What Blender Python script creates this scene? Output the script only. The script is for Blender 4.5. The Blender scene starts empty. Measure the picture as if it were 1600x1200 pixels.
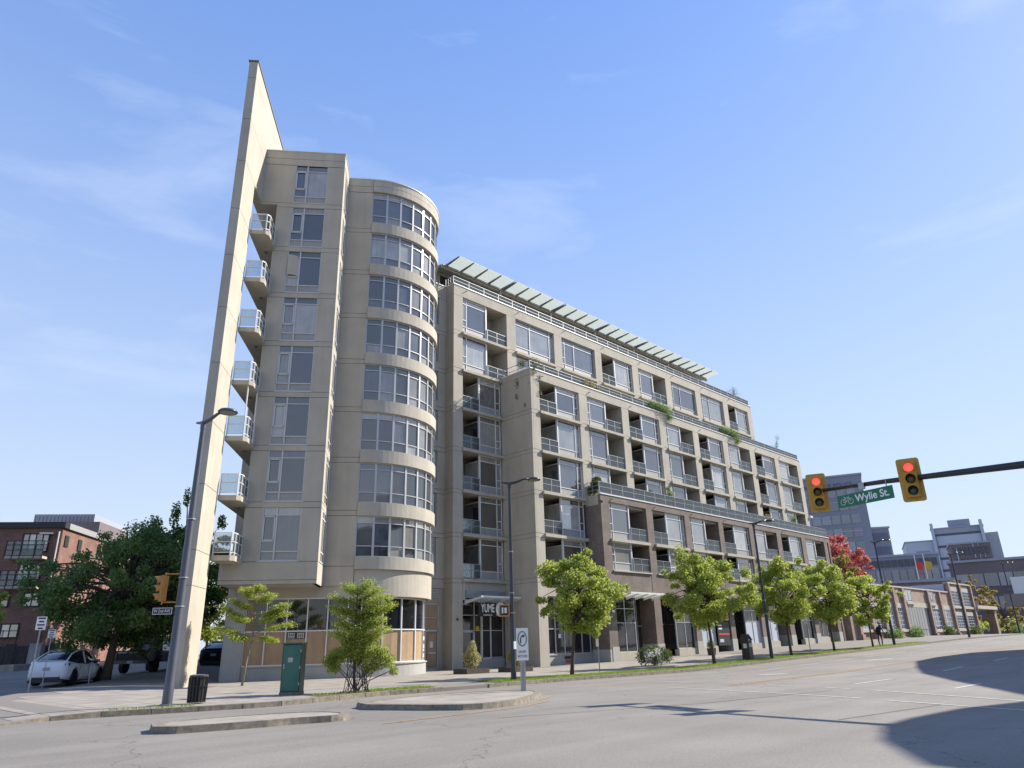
import bpy, bmesh, math, random
import numpy as np
from mathutils import Matrix, Vector
R = math.radians
scene = bpy.context.scene
col = scene.collection
rng = np.random.default_rng(7)
random.seed(7)

# ------------------------------------------------------------------ camera
cam_d = bpy.data.cameras.new('camera'); cam = bpy.data.objects.new('camera', cam_d); col.objects.link(cam)
cam_d.sensor_width = 36; cam_d.lens = 25.021; cam_d.clip_end = 5000; cam_d.clip_start = 0.1
cam.matrix_world = Matrix(((0.713381, -0.226063, -0.663312, 0), (-0.700368, -0.262303, -0.663839, 0),
                           (-0.023919, 0.938132, -0.345449, 1.32), (0, 0, 0, 1)))
scene.camera = cam
scene.render.engine = 'CYCLES'
scene.view_settings.view_transform = 'Standard'; scene.view_settings.look = 'None'
scene.view_settings.exposure = 1.05; scene.view_settings.gamma = 1; scene.view_settings.use_curve_mapping = False

# ------------------------------------------------------------------ sky + sun
LIGHT = Vector((-1.3, 0.52, -1.02)).normalized()
elev = math.asin(-LIGHT.z); rot = math.atan2(-LIGHT.x, -LIGHT.y)
world = bpy.data.worlds.new('World'); scene.world = world; world.use_nodes = True
nt = world.node_tree; nt.nodes.clear()
wo = nt.nodes.new('ShaderNodeOutputWorld'); bg = nt.nodes.new('ShaderNodeBackground')
sky = nt.nodes.new('ShaderNodeTexSky'); sky.sky_type = 'NISHITA'; sky.sun_disc = False
sky.sun_elevation = elev; sky.sun_rotation = rot; sky.air_density = 1.0; sky.dust_density = 0.15; sky.ozone_density = 2.2
tc = nt.nodes.new('ShaderNodeTexCoord'); mp = nt.nodes.new('ShaderNodeMapping'); mp.inputs['Scale'].default_value = (1.0, 1.0, 4.0)
mp.inputs['Rotation'].default_value = (0.15, 0.1, 0.6)
cn = nt.nodes.new('ShaderNodeTexNoise'); cn.inputs['Scale'].default_value = 2.1; cn.inputs['Detail'].default_value = 9; cn.inputs['Roughness'].default_value = 0.58; cn.inputs['Distortion'].default_value = 0.35
cr = nt.nodes.new('ShaderNodeMapRange'); cr.inputs['From Min'].default_value = 0.55; cr.inputs['From Max'].default_value = 0.85; cr.inputs['To Max'].default_value = 0.45
mx = nt.nodes.new('ShaderNodeMix'); mx.data_type = 'RGBA'; mx.inputs['B'].default_value = (2.3, 2.45, 2.6, 1)
nt.links.new(tc.outputs['Generated'], mp.inputs['Vector']); nt.links.new(mp.outputs[0], cn.inputs['Vector'])
nt.links.new(cn.outputs['Fac'], cr.inputs['Value']); nt.links.new(cr.outputs[0], mx.inputs['Factor'])
gm = nt.nodes.new('ShaderNodeGamma'); gm.inputs['Gamma'].default_value = 0.46; nt.links.new(sky.outputs[0], gm.inputs['Color'])
hs = nt.nodes.new('ShaderNodeHueSaturation'); hs.inputs['Hue'].default_value = 0.521; hs.inputs['Saturation'].default_value = 1.95; hs.inputs['Value'].default_value = 1.72
nt.links.new(gm.outputs[0], mx.inputs['A']); nt.links.new(mx.outputs['Result'], hs.inputs['Color']); 
# pale haze towards the horizon, the same all the way round
sxz = nt.nodes.new('ShaderNodeSeparateXYZ'); nt.links.new(tc.outputs['Generated'], sxz.inputs[0])
om = nt.nodes.new('ShaderNodeMath'); om.operation = 'SUBTRACT'; om.use_clamp = True; om.inputs[0].default_value = 1.0; nt.links.new(sxz.outputs['Z'], om.inputs[1])
pw = nt.nodes.new('ShaderNodeMath'); pw.operation = 'POWER'; pw.inputs[1].default_value = 1.65; nt.links.new(om.outputs[0], pw.inputs[0])
ml = nt.nodes.new('ShaderNodeMath'); ml.operation = 'MULTIPLY'; ml.inputs[1].default_value = 0.95; nt.links.new(pw.outputs[0], ml.inputs[0])
hz = nt.nodes.new('ShaderNodeMix'); hz.data_type = 'RGBA'; hz.inputs['B'].default_value = (2.25, 2.55, 3.0, 1)
nt.links.new(ml.outputs[0], hz.inputs['Factor']); nt.links.new(hs.outputs[0], hz.inputs['A']); nt.links.new(hz.outputs['Result'], bg.inputs['Color'])
bg.inputs['Strength'].default_value = 0.15
nt.links.new(bg.outputs[0], wo.inputs['Surface'])
sun_d = bpy.data.lights.new('sun', 'SUN'); sun = bpy.data.objects.new('sun', sun_d); col.objects.link(sun)
sun_d.energy = 4.1; sun_d.angle = R(0.53); sun_d.color = (1.0, 0.93, 0.82)
sun.rotation_euler = LIGHT.to_track_quat('-Z', 'Y').to_euler(); sun.location = (0, 0, 60)

# ------------------------------------------------------------------ materials
def mat(name):
    m = bpy.data.materials.new(name); m.use_nodes = True
    n = m.node_tree.nodes; b = n['Principled BSDF']
    return m, n, m.node_tree.links, b
def simple(name, c, rough=0.6, metal=0.0, spec=0.5, var=0.0, scale=3.0, bump=0.0, streak=0.0):
    m, n, l, b = mat(name)
    b.inputs['Roughness'].default_value = rough; b.inputs['Metallic'].default_value = metal
    b.inputs['Specular IOR Level'].default_value = spec
    b.inputs['Base Color'].default_value = (*c, 1)
    if var or bump or streak:
        g = n.new('ShaderNodeNewGeometry')
        no = n.new('ShaderNodeTexNoise'); no.inputs['Scale'].default_value = scale; no.inputs['Detail'].default_value = 8; no.inputs['Roughness'].default_value = 0.65
        l.new(g.outputs['Position'], no.inputs['Vector'])
        fac = no.outputs['Fac']
        if streak:
            mp = n.new('ShaderNodeMapping'); mp.inputs['Scale'].default_value = (1.1, 1.1, 0.10)
            n2 = n.new('ShaderNodeTexNoise'); n2.inputs['Scale'].default_value = 2.0; n2.inputs['Detail'].default_value = 5
            l.new(g.outputs['Position'], mp.inputs['Vector']); l.new(mp.outputs[0], n2.inputs['Vector'])
            mm = n.new('ShaderNodeMath'); mm.operation = 'MULTIPLY_ADD'; mm.inputs[1].default_value = streak; l.new(n2.outputs['Fac'], mm.inputs[0])
            m3 = n.new('ShaderNodeMath'); m3.operation = 'MULTIPLY'; m3.inputs[1].default_value = 1 - streak; l.new(no.outputs['Fac'], m3.inputs[0]); l.new(m3.outputs[0], mm.inputs[2])
            fac = mm.outputs[0]
        r = n.new('ShaderNodeValToRGB')
        r.color_ramp.elements[0].position = 0.3; r.color_ramp.elements[1].position = 0.7
        r.color_ramp.elements[0].color = (*[x * (1 - var) for x in c], 1); r.color_ramp.elements[1].color = (*[min(1, x * (1 + var)) for x in c], 1)
        l.new(fac, r.inputs['Fac']); l.new(r.outputs['Color'], b.inputs['Base Color'])
        if bump:
            n3 = n.new('ShaderNodeTexNoise'); n3.inputs['Scale'].default_value = scale * 8; n3.inputs['Detail'].default_value = 4
            l.new(g.outputs['Position'], n3.inputs['Vector'])
            bu = n.new('ShaderNodeBump'); bu.inputs['Strength'].default_value = bump; bu.inputs['Distance'].default_value = 0.02
            l.new(n3.outputs['Fac'], bu.inputs['Height']); l.new(bu.outputs['Normal'], b.inputs['Normal'])
    return m
def brick(name, c1, c2, mortar, w=0.23, h=0.075, loc=True):
    m, n, l, b = mat(name)
    t = n.new('ShaderNodeTexCoord'); s = n.new('ShaderNodeSeparateXYZ'); a = n.new('ShaderNodeMath'); a.operation = 'ADD'; cx = n.new('ShaderNodeCombineXYZ')
    l.new(t.outputs['Object'], s.inputs[0]); l.new(s.outputs['X'], a.inputs[0]); l.new(s.outputs['Y'], a.inputs[1])
    l.new(a.outputs[0], cx.inputs['X']); l.new(s.outputs['Z'], cx.inputs['Y'])
    bt = n.new('ShaderNodeTexBrick'); bt.inputs['Scale'].default_value = 1.0; bt.inputs['Brick Width'].default_value = w; bt.inputs['Row Height'].default_value = h
    bt.inputs['Mortar Size'].default_value = 0.006; bt.inputs['Color1'].default_value = (*c1, 1); bt.inputs['Color2'].default_value = (*c2, 1); bt.inputs['Mortar'].default_value = (*mortar, 1)
    l.new(cx.outputs[0], bt.inputs['Vector'])
    no = n.new('ShaderNodeTexNoise'); no.inputs['Scale'].default_value = 0.9; no.inputs['Detail'].default_value = 9; l.new(t.outputs['Object'], no.inputs['Vector'])
    mr = n.new('ShaderNodeMapRange'); mr.inputs['From Min'].default_value = .3; mr.inputs['From Max'].default_value = .7; mr.inputs['To Min'].default_value = 0.78; mr.inputs['To Max'].default_value = 1.22; l.new(no.outputs['Fac'], mr.inputs['Value'])
    hsv = n.new('ShaderNodeHueSaturation'); l.new(mr.outputs[0], hsv.inputs['Value']); l.new(bt.outputs['Color'], hsv.inputs['Color']); l.new(hsv.outputs[0], b.inputs['Base Color'])
    bu = n.new('ShaderNodeBump'); bu.invert = True; bu.inputs['Strength'].default_value = 0.5; bu.inputs['Distance'].default_value = 0.01; l.new(bt.outputs['Fac'], bu.inputs['Height']); l.new(bu.outputs['Normal'], b.inputs['Normal'])
    b.inputs['Roughness'].default_value = 0.85
    return m
def glass(name, cols, refl=0.25, wav=0.0, rough=0.03):
    # opaque-backed window glass: curtain / dark room colour per pane behind a mirror-like surface
    m, n, l, b = mat(name)
    oi = n.new('ShaderNodeObjectInfo'); r = n.new('ShaderNodeValToRGB'); r.color_ramp.interpolation = 'CONSTANT'
    for i, c in enumerate(cols):
        e = r.color_ramp.elements[i] if i < 2 else r.color_ramp.elements.new(i / len(cols))
        e.position = i / len(cols); e.color = (*c, 1)
    l.new(oi.outputs['Random'], r.inputs['Fac'])
    g = n.new('ShaderNodeNewGeometry'); no = n.new('ShaderNodeTexNoise'); no.inputs['Scale'].default_value = 1.3; no.inputs['Detail'].default_value = 3
    l.new(g.outputs['Position'], no.inputs['Vector'])
    mr = n.new('ShaderNodeMapRange'); mr.inputs['To Min'].default_value = 0.55; mr.inputs['To Max'].default_value = 1.45; l.new(no.outputs['Fac'], mr.inputs['Value'])
    # soft vertical folds (curtains / blinds)
    mp = n.new('ShaderNodeMapping'); mp.inputs['Scale'].default_value = (9, 9, 0.2); l.new(g.outputs['Position'], mp.inputs['Vector'])
    n2 = n.new('ShaderNodeTexNoise'); n2.inputs['Scale'].default_value = 1.0; n2.inputs['Detail'].default_value = 2; l.new(mp.outputs[0], n2.inputs['Vector'])
    m2 = n.new('ShaderNodeMapRange'); m2.inputs['To Min'].default_value = 0.7; m2.inputs['To Max'].default_value = 1.3; l.new(n2.outputs['Fac'], m2.inputs['Value'])
    mu = n.new('ShaderNodeMath'); mu.operation = 'MULTIPLY'; l.new(mr.outputs[0], mu.inputs[0]); l.new(m2.outputs[0], mu.inputs[1])
    hsv = n.new('ShaderNodeHueSaturation'); l.new(mu.outputs[0], hsv.inputs['Value']); l.new(r.outputs['Color'], hsv.inputs['Color']); l.new(hsv.outputs[0], b.inputs['Base Color'])
    b.inputs['Roughness'].default_value = 0.5; b.inputs['Specular IOR Level'].default_value = 0.0
    gl = n.new('ShaderNodeBsdfGlossy'); gl.inputs['Roughness'].default_value = rough; gl.inputs['Color'].default_value = (0.84, 0.79, 0.74, 1)
    n3 = n.new('ShaderNodeTexNoise'); n3.inputs['Scale'].default_value = 0.7; l.new(g.outputs['Position'], n3.inputs['Vector'])
    bu = n.new('ShaderNodeBump'); bu.inputs['Strength'].default_value = 0.25; bu.inputs['Distance'].default_value = 0.02; l.new(n3.outputs['Fac'], bu.inputs['Height']); l.new(bu.outputs['Normal'], gl.inputs['Normal'])
    fr = n.new('ShaderNodeFresnel'); fr.inputs['IOR'].default_value = 1.5
    ad = n.new('ShaderNodeMath'); ad.operation = 'ADD'; ad.use_clamp = True; ad.inputs[1].default_value = refl; l.new(fr.outputs[0], ad.inputs[0])
    ms = n.new('ShaderNodeMixShader'); l.new(ad.outputs[0], ms.inputs[0]); l.new(b.outputs[0], ms.inputs[1]); l.new(gl.outputs[0], ms.inputs[2])
    l.new(ms.outputs[0], n['Material Output'].inputs['Surface'])
    return m
def clear_glass(name, tint=(0.80, 0.86, 0.87), dens=0.14):
    m, n, l, b = mat(name)
    tr = n.new('ShaderNodeBsdfTransparent'); tr.inputs['Color'].default_value = (*tint, 1)
    gl = n.new('ShaderNodeBsdfGlossy'); gl.inputs['Roughness'].default_value = 0.04
    df = n.new('ShaderNodeBsdfDiffuse'); df.inputs['Color'].default_value = (0.5, 0.56, 0.56, 1)
    fr = n.new('ShaderNodeFresnel'); fr.inputs['IOR'].default_value = 1.5
    a = n.new('ShaderNodeMixShader'); a.inputs[0].default_value = dens; l.new(tr.outputs[0], a.inputs[1]); l.new(df.outputs[0], a.inputs[2])
    c = n.new('ShaderNodeMixShader'); l.new(fr.outputs[0], c.inputs[0]); l.new(a.outputs[0], c.inputs[1]); l.new(gl.outputs[0], c.inputs[2])
    l.new(c.outputs[0], n['Material Output'].inputs['Surface'])
    return m
def leafmat(name, cols, trans=0.35):
    m, n, l, b = mat(name)
    g = n.new('ShaderNodeNewGeometry'); r = n.new('ShaderNodeValToRGB')
    for i, c in enumerate(cols):
        e = r.color_ramp.elements[i] if i < 2 else r.color_ramp.elements.new(i / (len(cols) - 1))
        e.position = i / (len(cols) - 1); e.color = (*c, 1)
    l.new(g.outputs['Random Per Island'], r.inputs['Fac'])
    l.new(r.outputs['Color'], b.inputs['Base Color']); b.inputs['Roughness'].default_value = 0.55; b.inputs['Specular IOR Level'].default_value = 0.3
    t = n.new('ShaderNodeBsdfTranslucent'); hs = n.new('ShaderNodeHueSaturation'); hs.inputs['Value'].default_value = 1.5; l.new(r.outputs['Color'], hs.inputs['Color']); l.new(hs.outputs[0], t.inputs['Color'])
    ms = n.new('ShaderNodeMixShader'); ms.inputs[0].default_value = trans; l.new(b.outputs[0], ms.inputs[1]); l.new(t.outputs[0], ms.inputs[2]); l.new(ms.outputs[0], n['Material Output'].inputs['Surface'])
    return m
def emis(name, c, e):
    m, n, l, b = mat(name); b.inputs['Base Color'].default_value = (*c, 1); b.inputs['Emission Color'].default_value = (*c, 1); b.inputs['Emission Strength'].default_value = e
    return m

M = {}
M['stucco'] = simple('painted_concrete', (0.41, 0.375, 0.31), 0.85, var=0.17, scale=0.55, bump=0.35, streak=0.38)
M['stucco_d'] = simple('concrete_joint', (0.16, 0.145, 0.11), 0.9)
M['slab'] = simple('slab_edge', (0.40, 0.365, 0.295), 0.8, var=0.18, scale=1.2, streak=0.4)
M['greyc'] = simple('grey_painted_wall', (0.36, 0.355, 0.33), 0.8, var=0.1, scale=1.2, streak=0.4)
M['brickB'] = brick('brown_brick', (0.145, 0.11, 0.093), (0.185, 0.145, 0.122), (0.23, 0.20, 0.17))
M['brickR'] = brick('red_brick', (0.165, 0.078, 0.06), (0.21, 0.105, 0.08), (0.30, 0.22, 0.18))
M['brickW'] = brick('weathered_brick', (0.26, 0.175, 0.135), (0.33, 0.235, 0.185), (0.36, 0.30, 0.25), 0.25, 0.09)
M['frame'] = simple('window_frame_metal', (0.46, 0.465, 0.47), 0.4, 0.2)
M['white'] = simple('white_metal', (0.66, 0.66, 0.65), 0.45)
M['span'] = simple('spandrel_grey', (0.30, 0.30, 0.29), 0.5, var=0.1)
M['rail'] = simple('rail_metal', (0.34, 0.345, 0.35), 0.4, 0.4)
M['cap'] = simple('metal_flashing', (0.72, 0.70, 0.66), 0.4, 0.2)
M['pane'] = glass('window_glass', [(0.035, 0.04, 0.045), (0.10, 0.11, 0.12), (0.28, 0.29, 0.28), (0.05, 0.055, 0.06), (0.24, 0.25, 0.24), (0.40, 0.40, 0.38)], 0.24)
M['paneT'] = glass('tower_glass', [(0.03, 0.035, 0.04), (0.07, 0.08, 0.10), (0.20, 0.20, 0.19), (0.04, 0.045, 0.05), (0.10, 0.11, 0.12), (0.30, 0.30, 0.28)], 0.14)
M['paneD'] = glass('shop_glass', [(0.012, 0.014, 0.018), (0.02, 0.022, 0.025), (0.04, 0.04, 0.04)], 0.05)
M['paneB'] = glass('far_glass', [(0.07, 0.09, 0.13), (0.10, 0.13, 0.18), (0.15, 0.18, 0.24)], 0.12, rough=0.2)
M['rglass'] = clear_glass('railing_glass')
M['cglass'] = leafmat('frosted_canopy_glass', [(0.56, 0.58, 0.54), (0.60, 0.62, 0.58)], 0.62)
M['ply'] = simple('plywood_board', (0.36, 0.25, 0.145), 0.8, var=0.22, scale=2.2, streak=0.5)
def asphalt():
    m, n, l, b = mat('asphalt'); b.inputs['Roughness'].default_value = 0.9
    g = n.new('ShaderNodeNewGeometry'); P_ = g.outputs['Position']
    def noise(sc, det, scale3=None, rough=.6):
        t = n.new('ShaderNodeTexNoise'); t.inputs['Scale'].default_value = sc; t.inputs['Detail'].default_value = det; t.inputs['Roughness'].default_value = rough
        if scale3: q = n.new('ShaderNodeMapping'); q.inputs['Scale'].default_value = scale3; l.new(P_, q.inputs['Vector']); l.new(q.outputs[0], t.inputs['Vector'])
        else: l.new(P_, t.inputs['Vector'])
        return t.outputs['Fac']
    def rng_(f, a, c, lo, hi):
        r = n.new('ShaderNodeMapRange'); r.inputs['From Min'].default_value = a; r.inputs['From Max'].default_value = c; r.inputs['To Min'].default_value = lo; r.inputs['To Max'].default_value = hi; l.new(f, r.inputs['Value']); return r.outputs[0]
    def mul(a, c): m_ = n.new('ShaderNodeMath'); m_.operation = 'MULTIPLY'; l.new(a, m_.inputs[0]); l.new(c, m_.inputs[1]); return m_.outputs[0]
    v = rng_(noise(.22, 5), .3, .7, .84, 1.12)                       # broad mottling
    v = mul(v, rng_(noise(1.0, 4, (.05, 1.1, 1), .5), .35, .7, 1.06, .86))   # worn wheel paths along the street
    v = mul(v, rng_(noise(26, 3, None, .8), .3, .7, .74, 1.26))       # aggregate
    v = mul(v, rng_(noise(.55, 7, (1, 1, 1), .75), .62, .72, 1.0, .80)) # oily patches
    vo = n.new('ShaderNodeTexVoronoi'); vo.feature = 'DISTANCE_TO_EDGE'; vo.inputs['Scale'].default_value = .16
    wp = n.new('ShaderNodeTexNoise'); wp.inputs['Scale'].default_value = 1.2; wp.inputs['Detail'].default_value = 6; l.new(P_, wp.inputs['Vector'])
    vm = n.new('ShaderNodeVectorMath'); vm.operation = 'MULTIPLY_ADD'; vm.inputs[1].default_value = (1.6, 1.6, 1.6); l.new(wp.outputs['Color'], vm.inputs[0]); l.new(P_, vm.inputs[2]); l.new(vm.outputs[0], vo.inputs['Vector'])
    v = mul(v, rng_(vo.outputs['Distance'], .0, .0045, .55, 1.0))     # cracks
    hsv = n.new('ShaderNodeHueSaturation'); hsv.inputs['Color'].default_value = (0.215, 0.198, 0.174, 1); l.new(v, hsv.inputs['Value']); l.new(hsv.outputs[0], b.inputs['Base Color'])
    bu = n.new('ShaderNodeBump'); bu.inputs['Strength'].default_value = .45; bu.inputs['Distance'].default_value = .012; l.new(noise(60, 3), bu.inputs['Height']); l.new(bu.outputs['Normal'], b.inputs['Normal'])
    return m
M['asphalt'] = asphalt()
M['walk'] = simple('sidewalk_concrete', (0.29, 0.26, 0.22), 0.9, var=0.26, scale=1.1, bump=0.4)
M['walk2'] = simple('sidewalk_joint', (0.20, 0.18, 0.155), 0.95)
M['kerb'] = simple('kerb_concrete', (0.21, 0.185, 0.145), 0.95, var=0.45, scale=6, bump=0.6)
M['paintw'] = simple('road_paint_white', (0.52, 0.51, 0.48), 0.7, var=0.25, scale=6)
M['painty'] = simple('road_paint_yellow', (0.42, 0.25, 0.10), 0.7, var=0.3, scale=5)
M['soil'] = simple('soil', (0.09, 0.065, 0.04), 0.95, var=0.3, scale=5)
M['turf'] = simple('turf', (0.10, 0.145, 0.03), 0.95, var=0.3, scale=4)
M['black'] = simple('black_paint', (0.022, 0.022, 0.026), 0.35)
M['pole'] = simple('lamp_post_paint', (0.035, 0.037, 0.045), 0.32, var=0.1)
M['pole1'] = simple('corner_post_paint', (0.075, 0.08, 0.10), 0.3, var=0.1)
M['galv'] = simple('galvanised_steel', (0.38, 0.38, 0.39), 0.45, 0.6, var=0.15, scale=9)
M['yell'] = simple('signal_yellow', (0.50, 0.29, 0.035), 0.5, var=0.12, scale=8)
M['orange'] = simple('signal_orange', (0.52, 0.25, 0.06), 0.5, var=0.1, scale=8)
M['green'] = simple('sign_green', (0.0, 0.145, 0.07), 0.4)
M['swhite'] = simple('sign_white', (0.78, 0.78, 0.76), 0.4)
M['sblack'] = simple('sign_black', (0.015, 0.015, 0.015), 0.5)
M['navy'] = simple('sign_navy', (0.02, 0.025, 0.06), 0.4)
M['gbox'] = simple('cabinet_green', (0.035, 0.135, 0.10), 0.5, var=0.18, scale=3, streak=0.3)
M['gboxd'] = simple('cabinet_green_dark', (0.018, 0.06, 0.048), 0.5, var=0.2, scale=5)
M['red'] = emis('red_lens_lit', (0.85, 0.13, 0.11), 0.42)
M['lensg'] = simple('green_lens_off', (0.02, 0.06, 0.05), 0.25)
M['lensy'] = simple('amber_lens_off', (0.08, 0.06, 0.02), 0.25)
M['carw'] = simple('white_car_paint', (0.72, 0.74, 0.78), 0.22, spec=0.6)
M['card'] = simple('dark_car_paint', (0.012, 0.013, 0.022), 0.4, spec=0.25)
M['carg'] = simple('silver_car_paint', (0.35, 0.36, 0.38), 0.25, 0.4)
M['cglas'] = simple('car_glass', (0.02, 0.025, 0.035), 0.06, spec=0.8)
M['tyre'] = simple('tyre_rubber', (0.012, 0.012, 0.013), 0.8)
M['rim'] = simple('wheel_rim_dark', (0.06, 0.06, 0.065), 0.35, 0.6)
M['tail'] = simple('tail_lamp', (0.10, 0.012, 0.015), 0.2)
M['plate'] = simple('number_plate', (0.32, 0.33, 0.36), 0.4)
M['bark'] = simple('bark', (0.085, 0.065, 0.05), 0.95, var=0.3, scale=9, bump=0.8)
M['barkL'] = simple('pale_bark', (0.22, 0.18, 0.135), 0.95, var=0.25, scale=9, bump=0.6)
M['leafL'] = leafmat('lime_leaves', [(0.13, 0.19, 0.025), (0.26, 0.33, 0.05), (0.37, 0.42, 0.085), (0.48, 0.48, 0.15)], 0.4)
M['leafY'] = leafmat('yellow_green_leaves', [(0.15, 0.21, 0.03), (0.27, 0.32, 0.05), (0.38, 0.40, 0.08)], 0.4)
M['leafD'] = leafmat('dark_green_leaves', [(0.06, 0.11, 0.03), (0.10, 0.165, 0.045), (0.14, 0.22, 0.065), (0.20, 0.27, 0.09)], 0.45)
M['leafM'] = leafmat('mid_green_leaves', [(0.05, 0.09, 0.02), (0.09, 0.13, 0.03), (0.14, 0.17, 0.05)], 0.3)
M['leafR'] = leafmat('red_leaves', [(0.30, 0.055, 0.07), (0.45, 0.09, 0.11), (0.55, 0.17, 0.15), (0.45, 0.30, 0.14)], 0.3)
M['leafO'] = leafmat('ochre_leaves', [(0.22, 0.17, 0.05), (0.32, 0.22, 0.07), (0.36, 0.30, 0.10), (0.2, 0.22, 0.07)], 0.3)
M['leafP'] = leafmat('pale_variegated_leaves', [(0.25, 0.24, 0.08), (0.42, 0.38, 0.18), (0.50, 0.46, 0.26)], 0.3)
M['flow'] = leafmat('white_blossom', [(0.65, 0.65, 0.58), (0.8, 0.78, 0.72)], 0.2)
M['grass'] = leafmat('grass_blades', [(0.12, 0.20, 0.02), (0.20, 0.30, 0.035), (0.30, 0.38, 0.07)], 0.35)
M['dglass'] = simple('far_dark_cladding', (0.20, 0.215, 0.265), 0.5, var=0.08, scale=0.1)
M['dglass2'] = simple('far_dark_cladding_deep', (0.11, 0.125, 0.18), 0.5)  # deeper blue-grey tone for the window panels
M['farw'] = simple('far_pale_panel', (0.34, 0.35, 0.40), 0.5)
M['farg'] = simple('far_grey_concrete', (0.30, 0.32, 0.37), 0.8, var=0.08, scale=0.1)  # grey lightened to stand in for distance haze
M['farg2'] = simple('far_grey_light', (0.42, 0.46, 0.54), 0.7)  # pale grey with distance haze put into the colour
M['farb'] = simple('far_brown_brick', (0.17, 0.14, 0.145), 0.9, var=0.15, scale=0.15)
M['farb2'] = simple('far_tan_concrete', (0.22, 0.20, 0.18), 0.9, var=0.15, scale=0.2)
M['farwin'] = simple('far_window_dark', (0.06, 0.065, 0.085), 0.3)
M['garage'] = simple('grey_timber_door', (0.24, 0.25, 0.25), 0.8, var=0.2, scale=3, streak=0.6)
M['fencew'] = simple('weathered_fence', (0.05, 0.045, 0.045), 0.9, var=0.3, scale=4)
M['postred'] = simple('poster_red', (0.50, 0.04, 0.04), 0.5)
M['postyel'] = simple('poster_yellow', (0.55, 0.36, 0.02), 0.5)
M['postbl'] = simple('poster_blue', (0.03, 0.07, 0.20), 0.5)
M['paper'] = simple('paper_notice', (0.7, 0.7, 0.68), 0.7)
M['skin'] = simple('skin', (0.35, 0.2, 0.14), 0.6)
M['cloth'] = simple('dark_clothing', (0.02, 0.02, 0.03), 0.9)
M['bag'] = simple('grey_bag', (0.16, 0.15, 0.17), 0.9)

# ------------------------------------------------------------------ helpers
ORG = [0, 0, 0]
class MB:
    def __init__(s): s.v = []; s.f = []; s.sm = False
    def add(s, vs, fs):
        o = len(s.v); s.v += [tuple(v) for v in vs]; s.f += [tuple(i + o for i in f) for f in fs]; return s
    def box(s, x0, x1, y0, y1, z0, z1):
        if x1 < x0: x0, x1 = x1, x0
        if y1 < y0: y0, y1 = y1, y0
        if z1 < z0: z0, z1 = z1, z0
        return s.hexa([(x0, y0, z0), (x1, y0, z0), (x1, y1, z0), (x0, y1, z0), (x0, y0, z1), (x1, y0, z1), (x1, y1, z1), (x0, y1, z1)])
    def hexa(s, p): return s.add(p, [(0, 3, 2, 1), (4, 5, 6, 7), (0, 1, 5, 4), (1, 2, 6, 5), (2, 3, 7, 6), (3, 0, 4, 7)])
    def prism(s, pts, z0, z1):
        n = len(pts); z0s = z0 if hasattr(z0, '__len__') else [z0] * n; z1s = z1 if hasattr(z1, '__len__') else [z1] * n
        v = [(p[0], p[1], z0s[i]) for i, p in enumerate(pts)] + [(p[0], p[1], z1s[i]) for i, p in enumerate(pts)]
        return s.add(v, [tuple(range(n - 1, -1, -1)), tuple(range(n, 2 * n))] + [(i, (i + 1) % n, n + (i + 1) % n, n + i) for i in range(n)])
    def tube(s, pts, rs, n=8, cap=True):
        pts = [Vector(p) for p in pts]; rs = rs if hasattr(rs, '__len__') else [rs] * len(pts); rings = []; V = []
        for i, p in enumerate(pts):
            d = (pts[min(i + 1, len(pts) - 1)] - pts[max(i - 1, 0)]).normalized()
            a = d.cross(Vector((0, 0, 1)) if abs(d.z) < 0.9 else Vector((1, 0, 0))).normalized(); b = d.cross(a)
            for k in range(n):
                t = 2 * math.pi * k / n; V.append(p + (a * math.cos(t) + b * math.sin(t)) * rs[i])
        F = []
        for i in range(len(pts) - 1):
            for k in range(n): F.append((i * n + k, i * n + (k + 1) % n, (i + 1) * n + (k + 1) % n, (i + 1) * n + k))
        if cap: F.append(tuple(range(n - 1, -1, -1))); F.append(tuple((len(pts) - 1) * n + k for k in range(n)))
        return s.add(V, F)
    def lathe(s, c, prof, n=20, ax='z'):
        V = []; F = []
        for r, h in prof:
            for k in range(n):
                t = 2 * math.pi * k / n; a, b = r * math.cos(t), r * math.sin(t)
                V.append({'z': (c[0] + a, c[1] + b, c[2] + h), 'x': (c[0] + h, c[1] + a, c[2] + b), 'y': (c[0] + a, c[1] + h, c[2] + b)}[ax])
        for i in range(len(prof) - 1):
            for k in range(n): F.append((i * n + k, i * n + (k + 1) % n, (i + 1) * n + (k + 1) % n, (i + 1) * n + k))
        F.append(tuple(range(n - 1, -1, -1))); F.append(tuple((len(prof) - 1) * n + k for k in range(n)))
        return s.add(V, F)
    def arc(s, c, r0, r1, a0, a1, z0, z1, n=16):
        # ring sector; angle 0 = towards -y (local), grows towards +x
        def P(r, a, z): return (c[0] + r * math.sin(a), c[1] - r * math.cos(a), z)
        for i in range(n):
            a, b = a0 + (a1 - a0) * i / n, a0 + (a1 - a0) * (i + 1) / n
            s.hexa([P(r1, a, z0), P(r1, b, z0), P(r0, b, z0), P(r0, a, z0), P(r1, a, z1), P(r1, b, z1), P(r0, b, z1), P(r0, a, z1)])
        return s
    def build(s, name, m, parent=None, org=None, smooth=False):
        o = org or ORG
        me = bpy.data.meshes.new(name); me.from_pydata([(v[0] - o[0], v[1] - o[1], v[2] - o[2]) for v in s.v], [], s.f); me.update()
        bm = bmesh.new(); bm.from_mesh(me); bmesh.ops.recalc_face_normals(bm, faces=bm.faces); bm.to_mesh(me); bm.free()
        me.materials.append(m if not isinstance(m, str) else M[m])
        if smooth or s.sm:
            for p in me.polygons: p.use_smooth = True
        ob = bpy.data.objects.new(name, me); col.objects.link(ob)
        if parent: ob.parent = parent
        return ob
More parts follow.
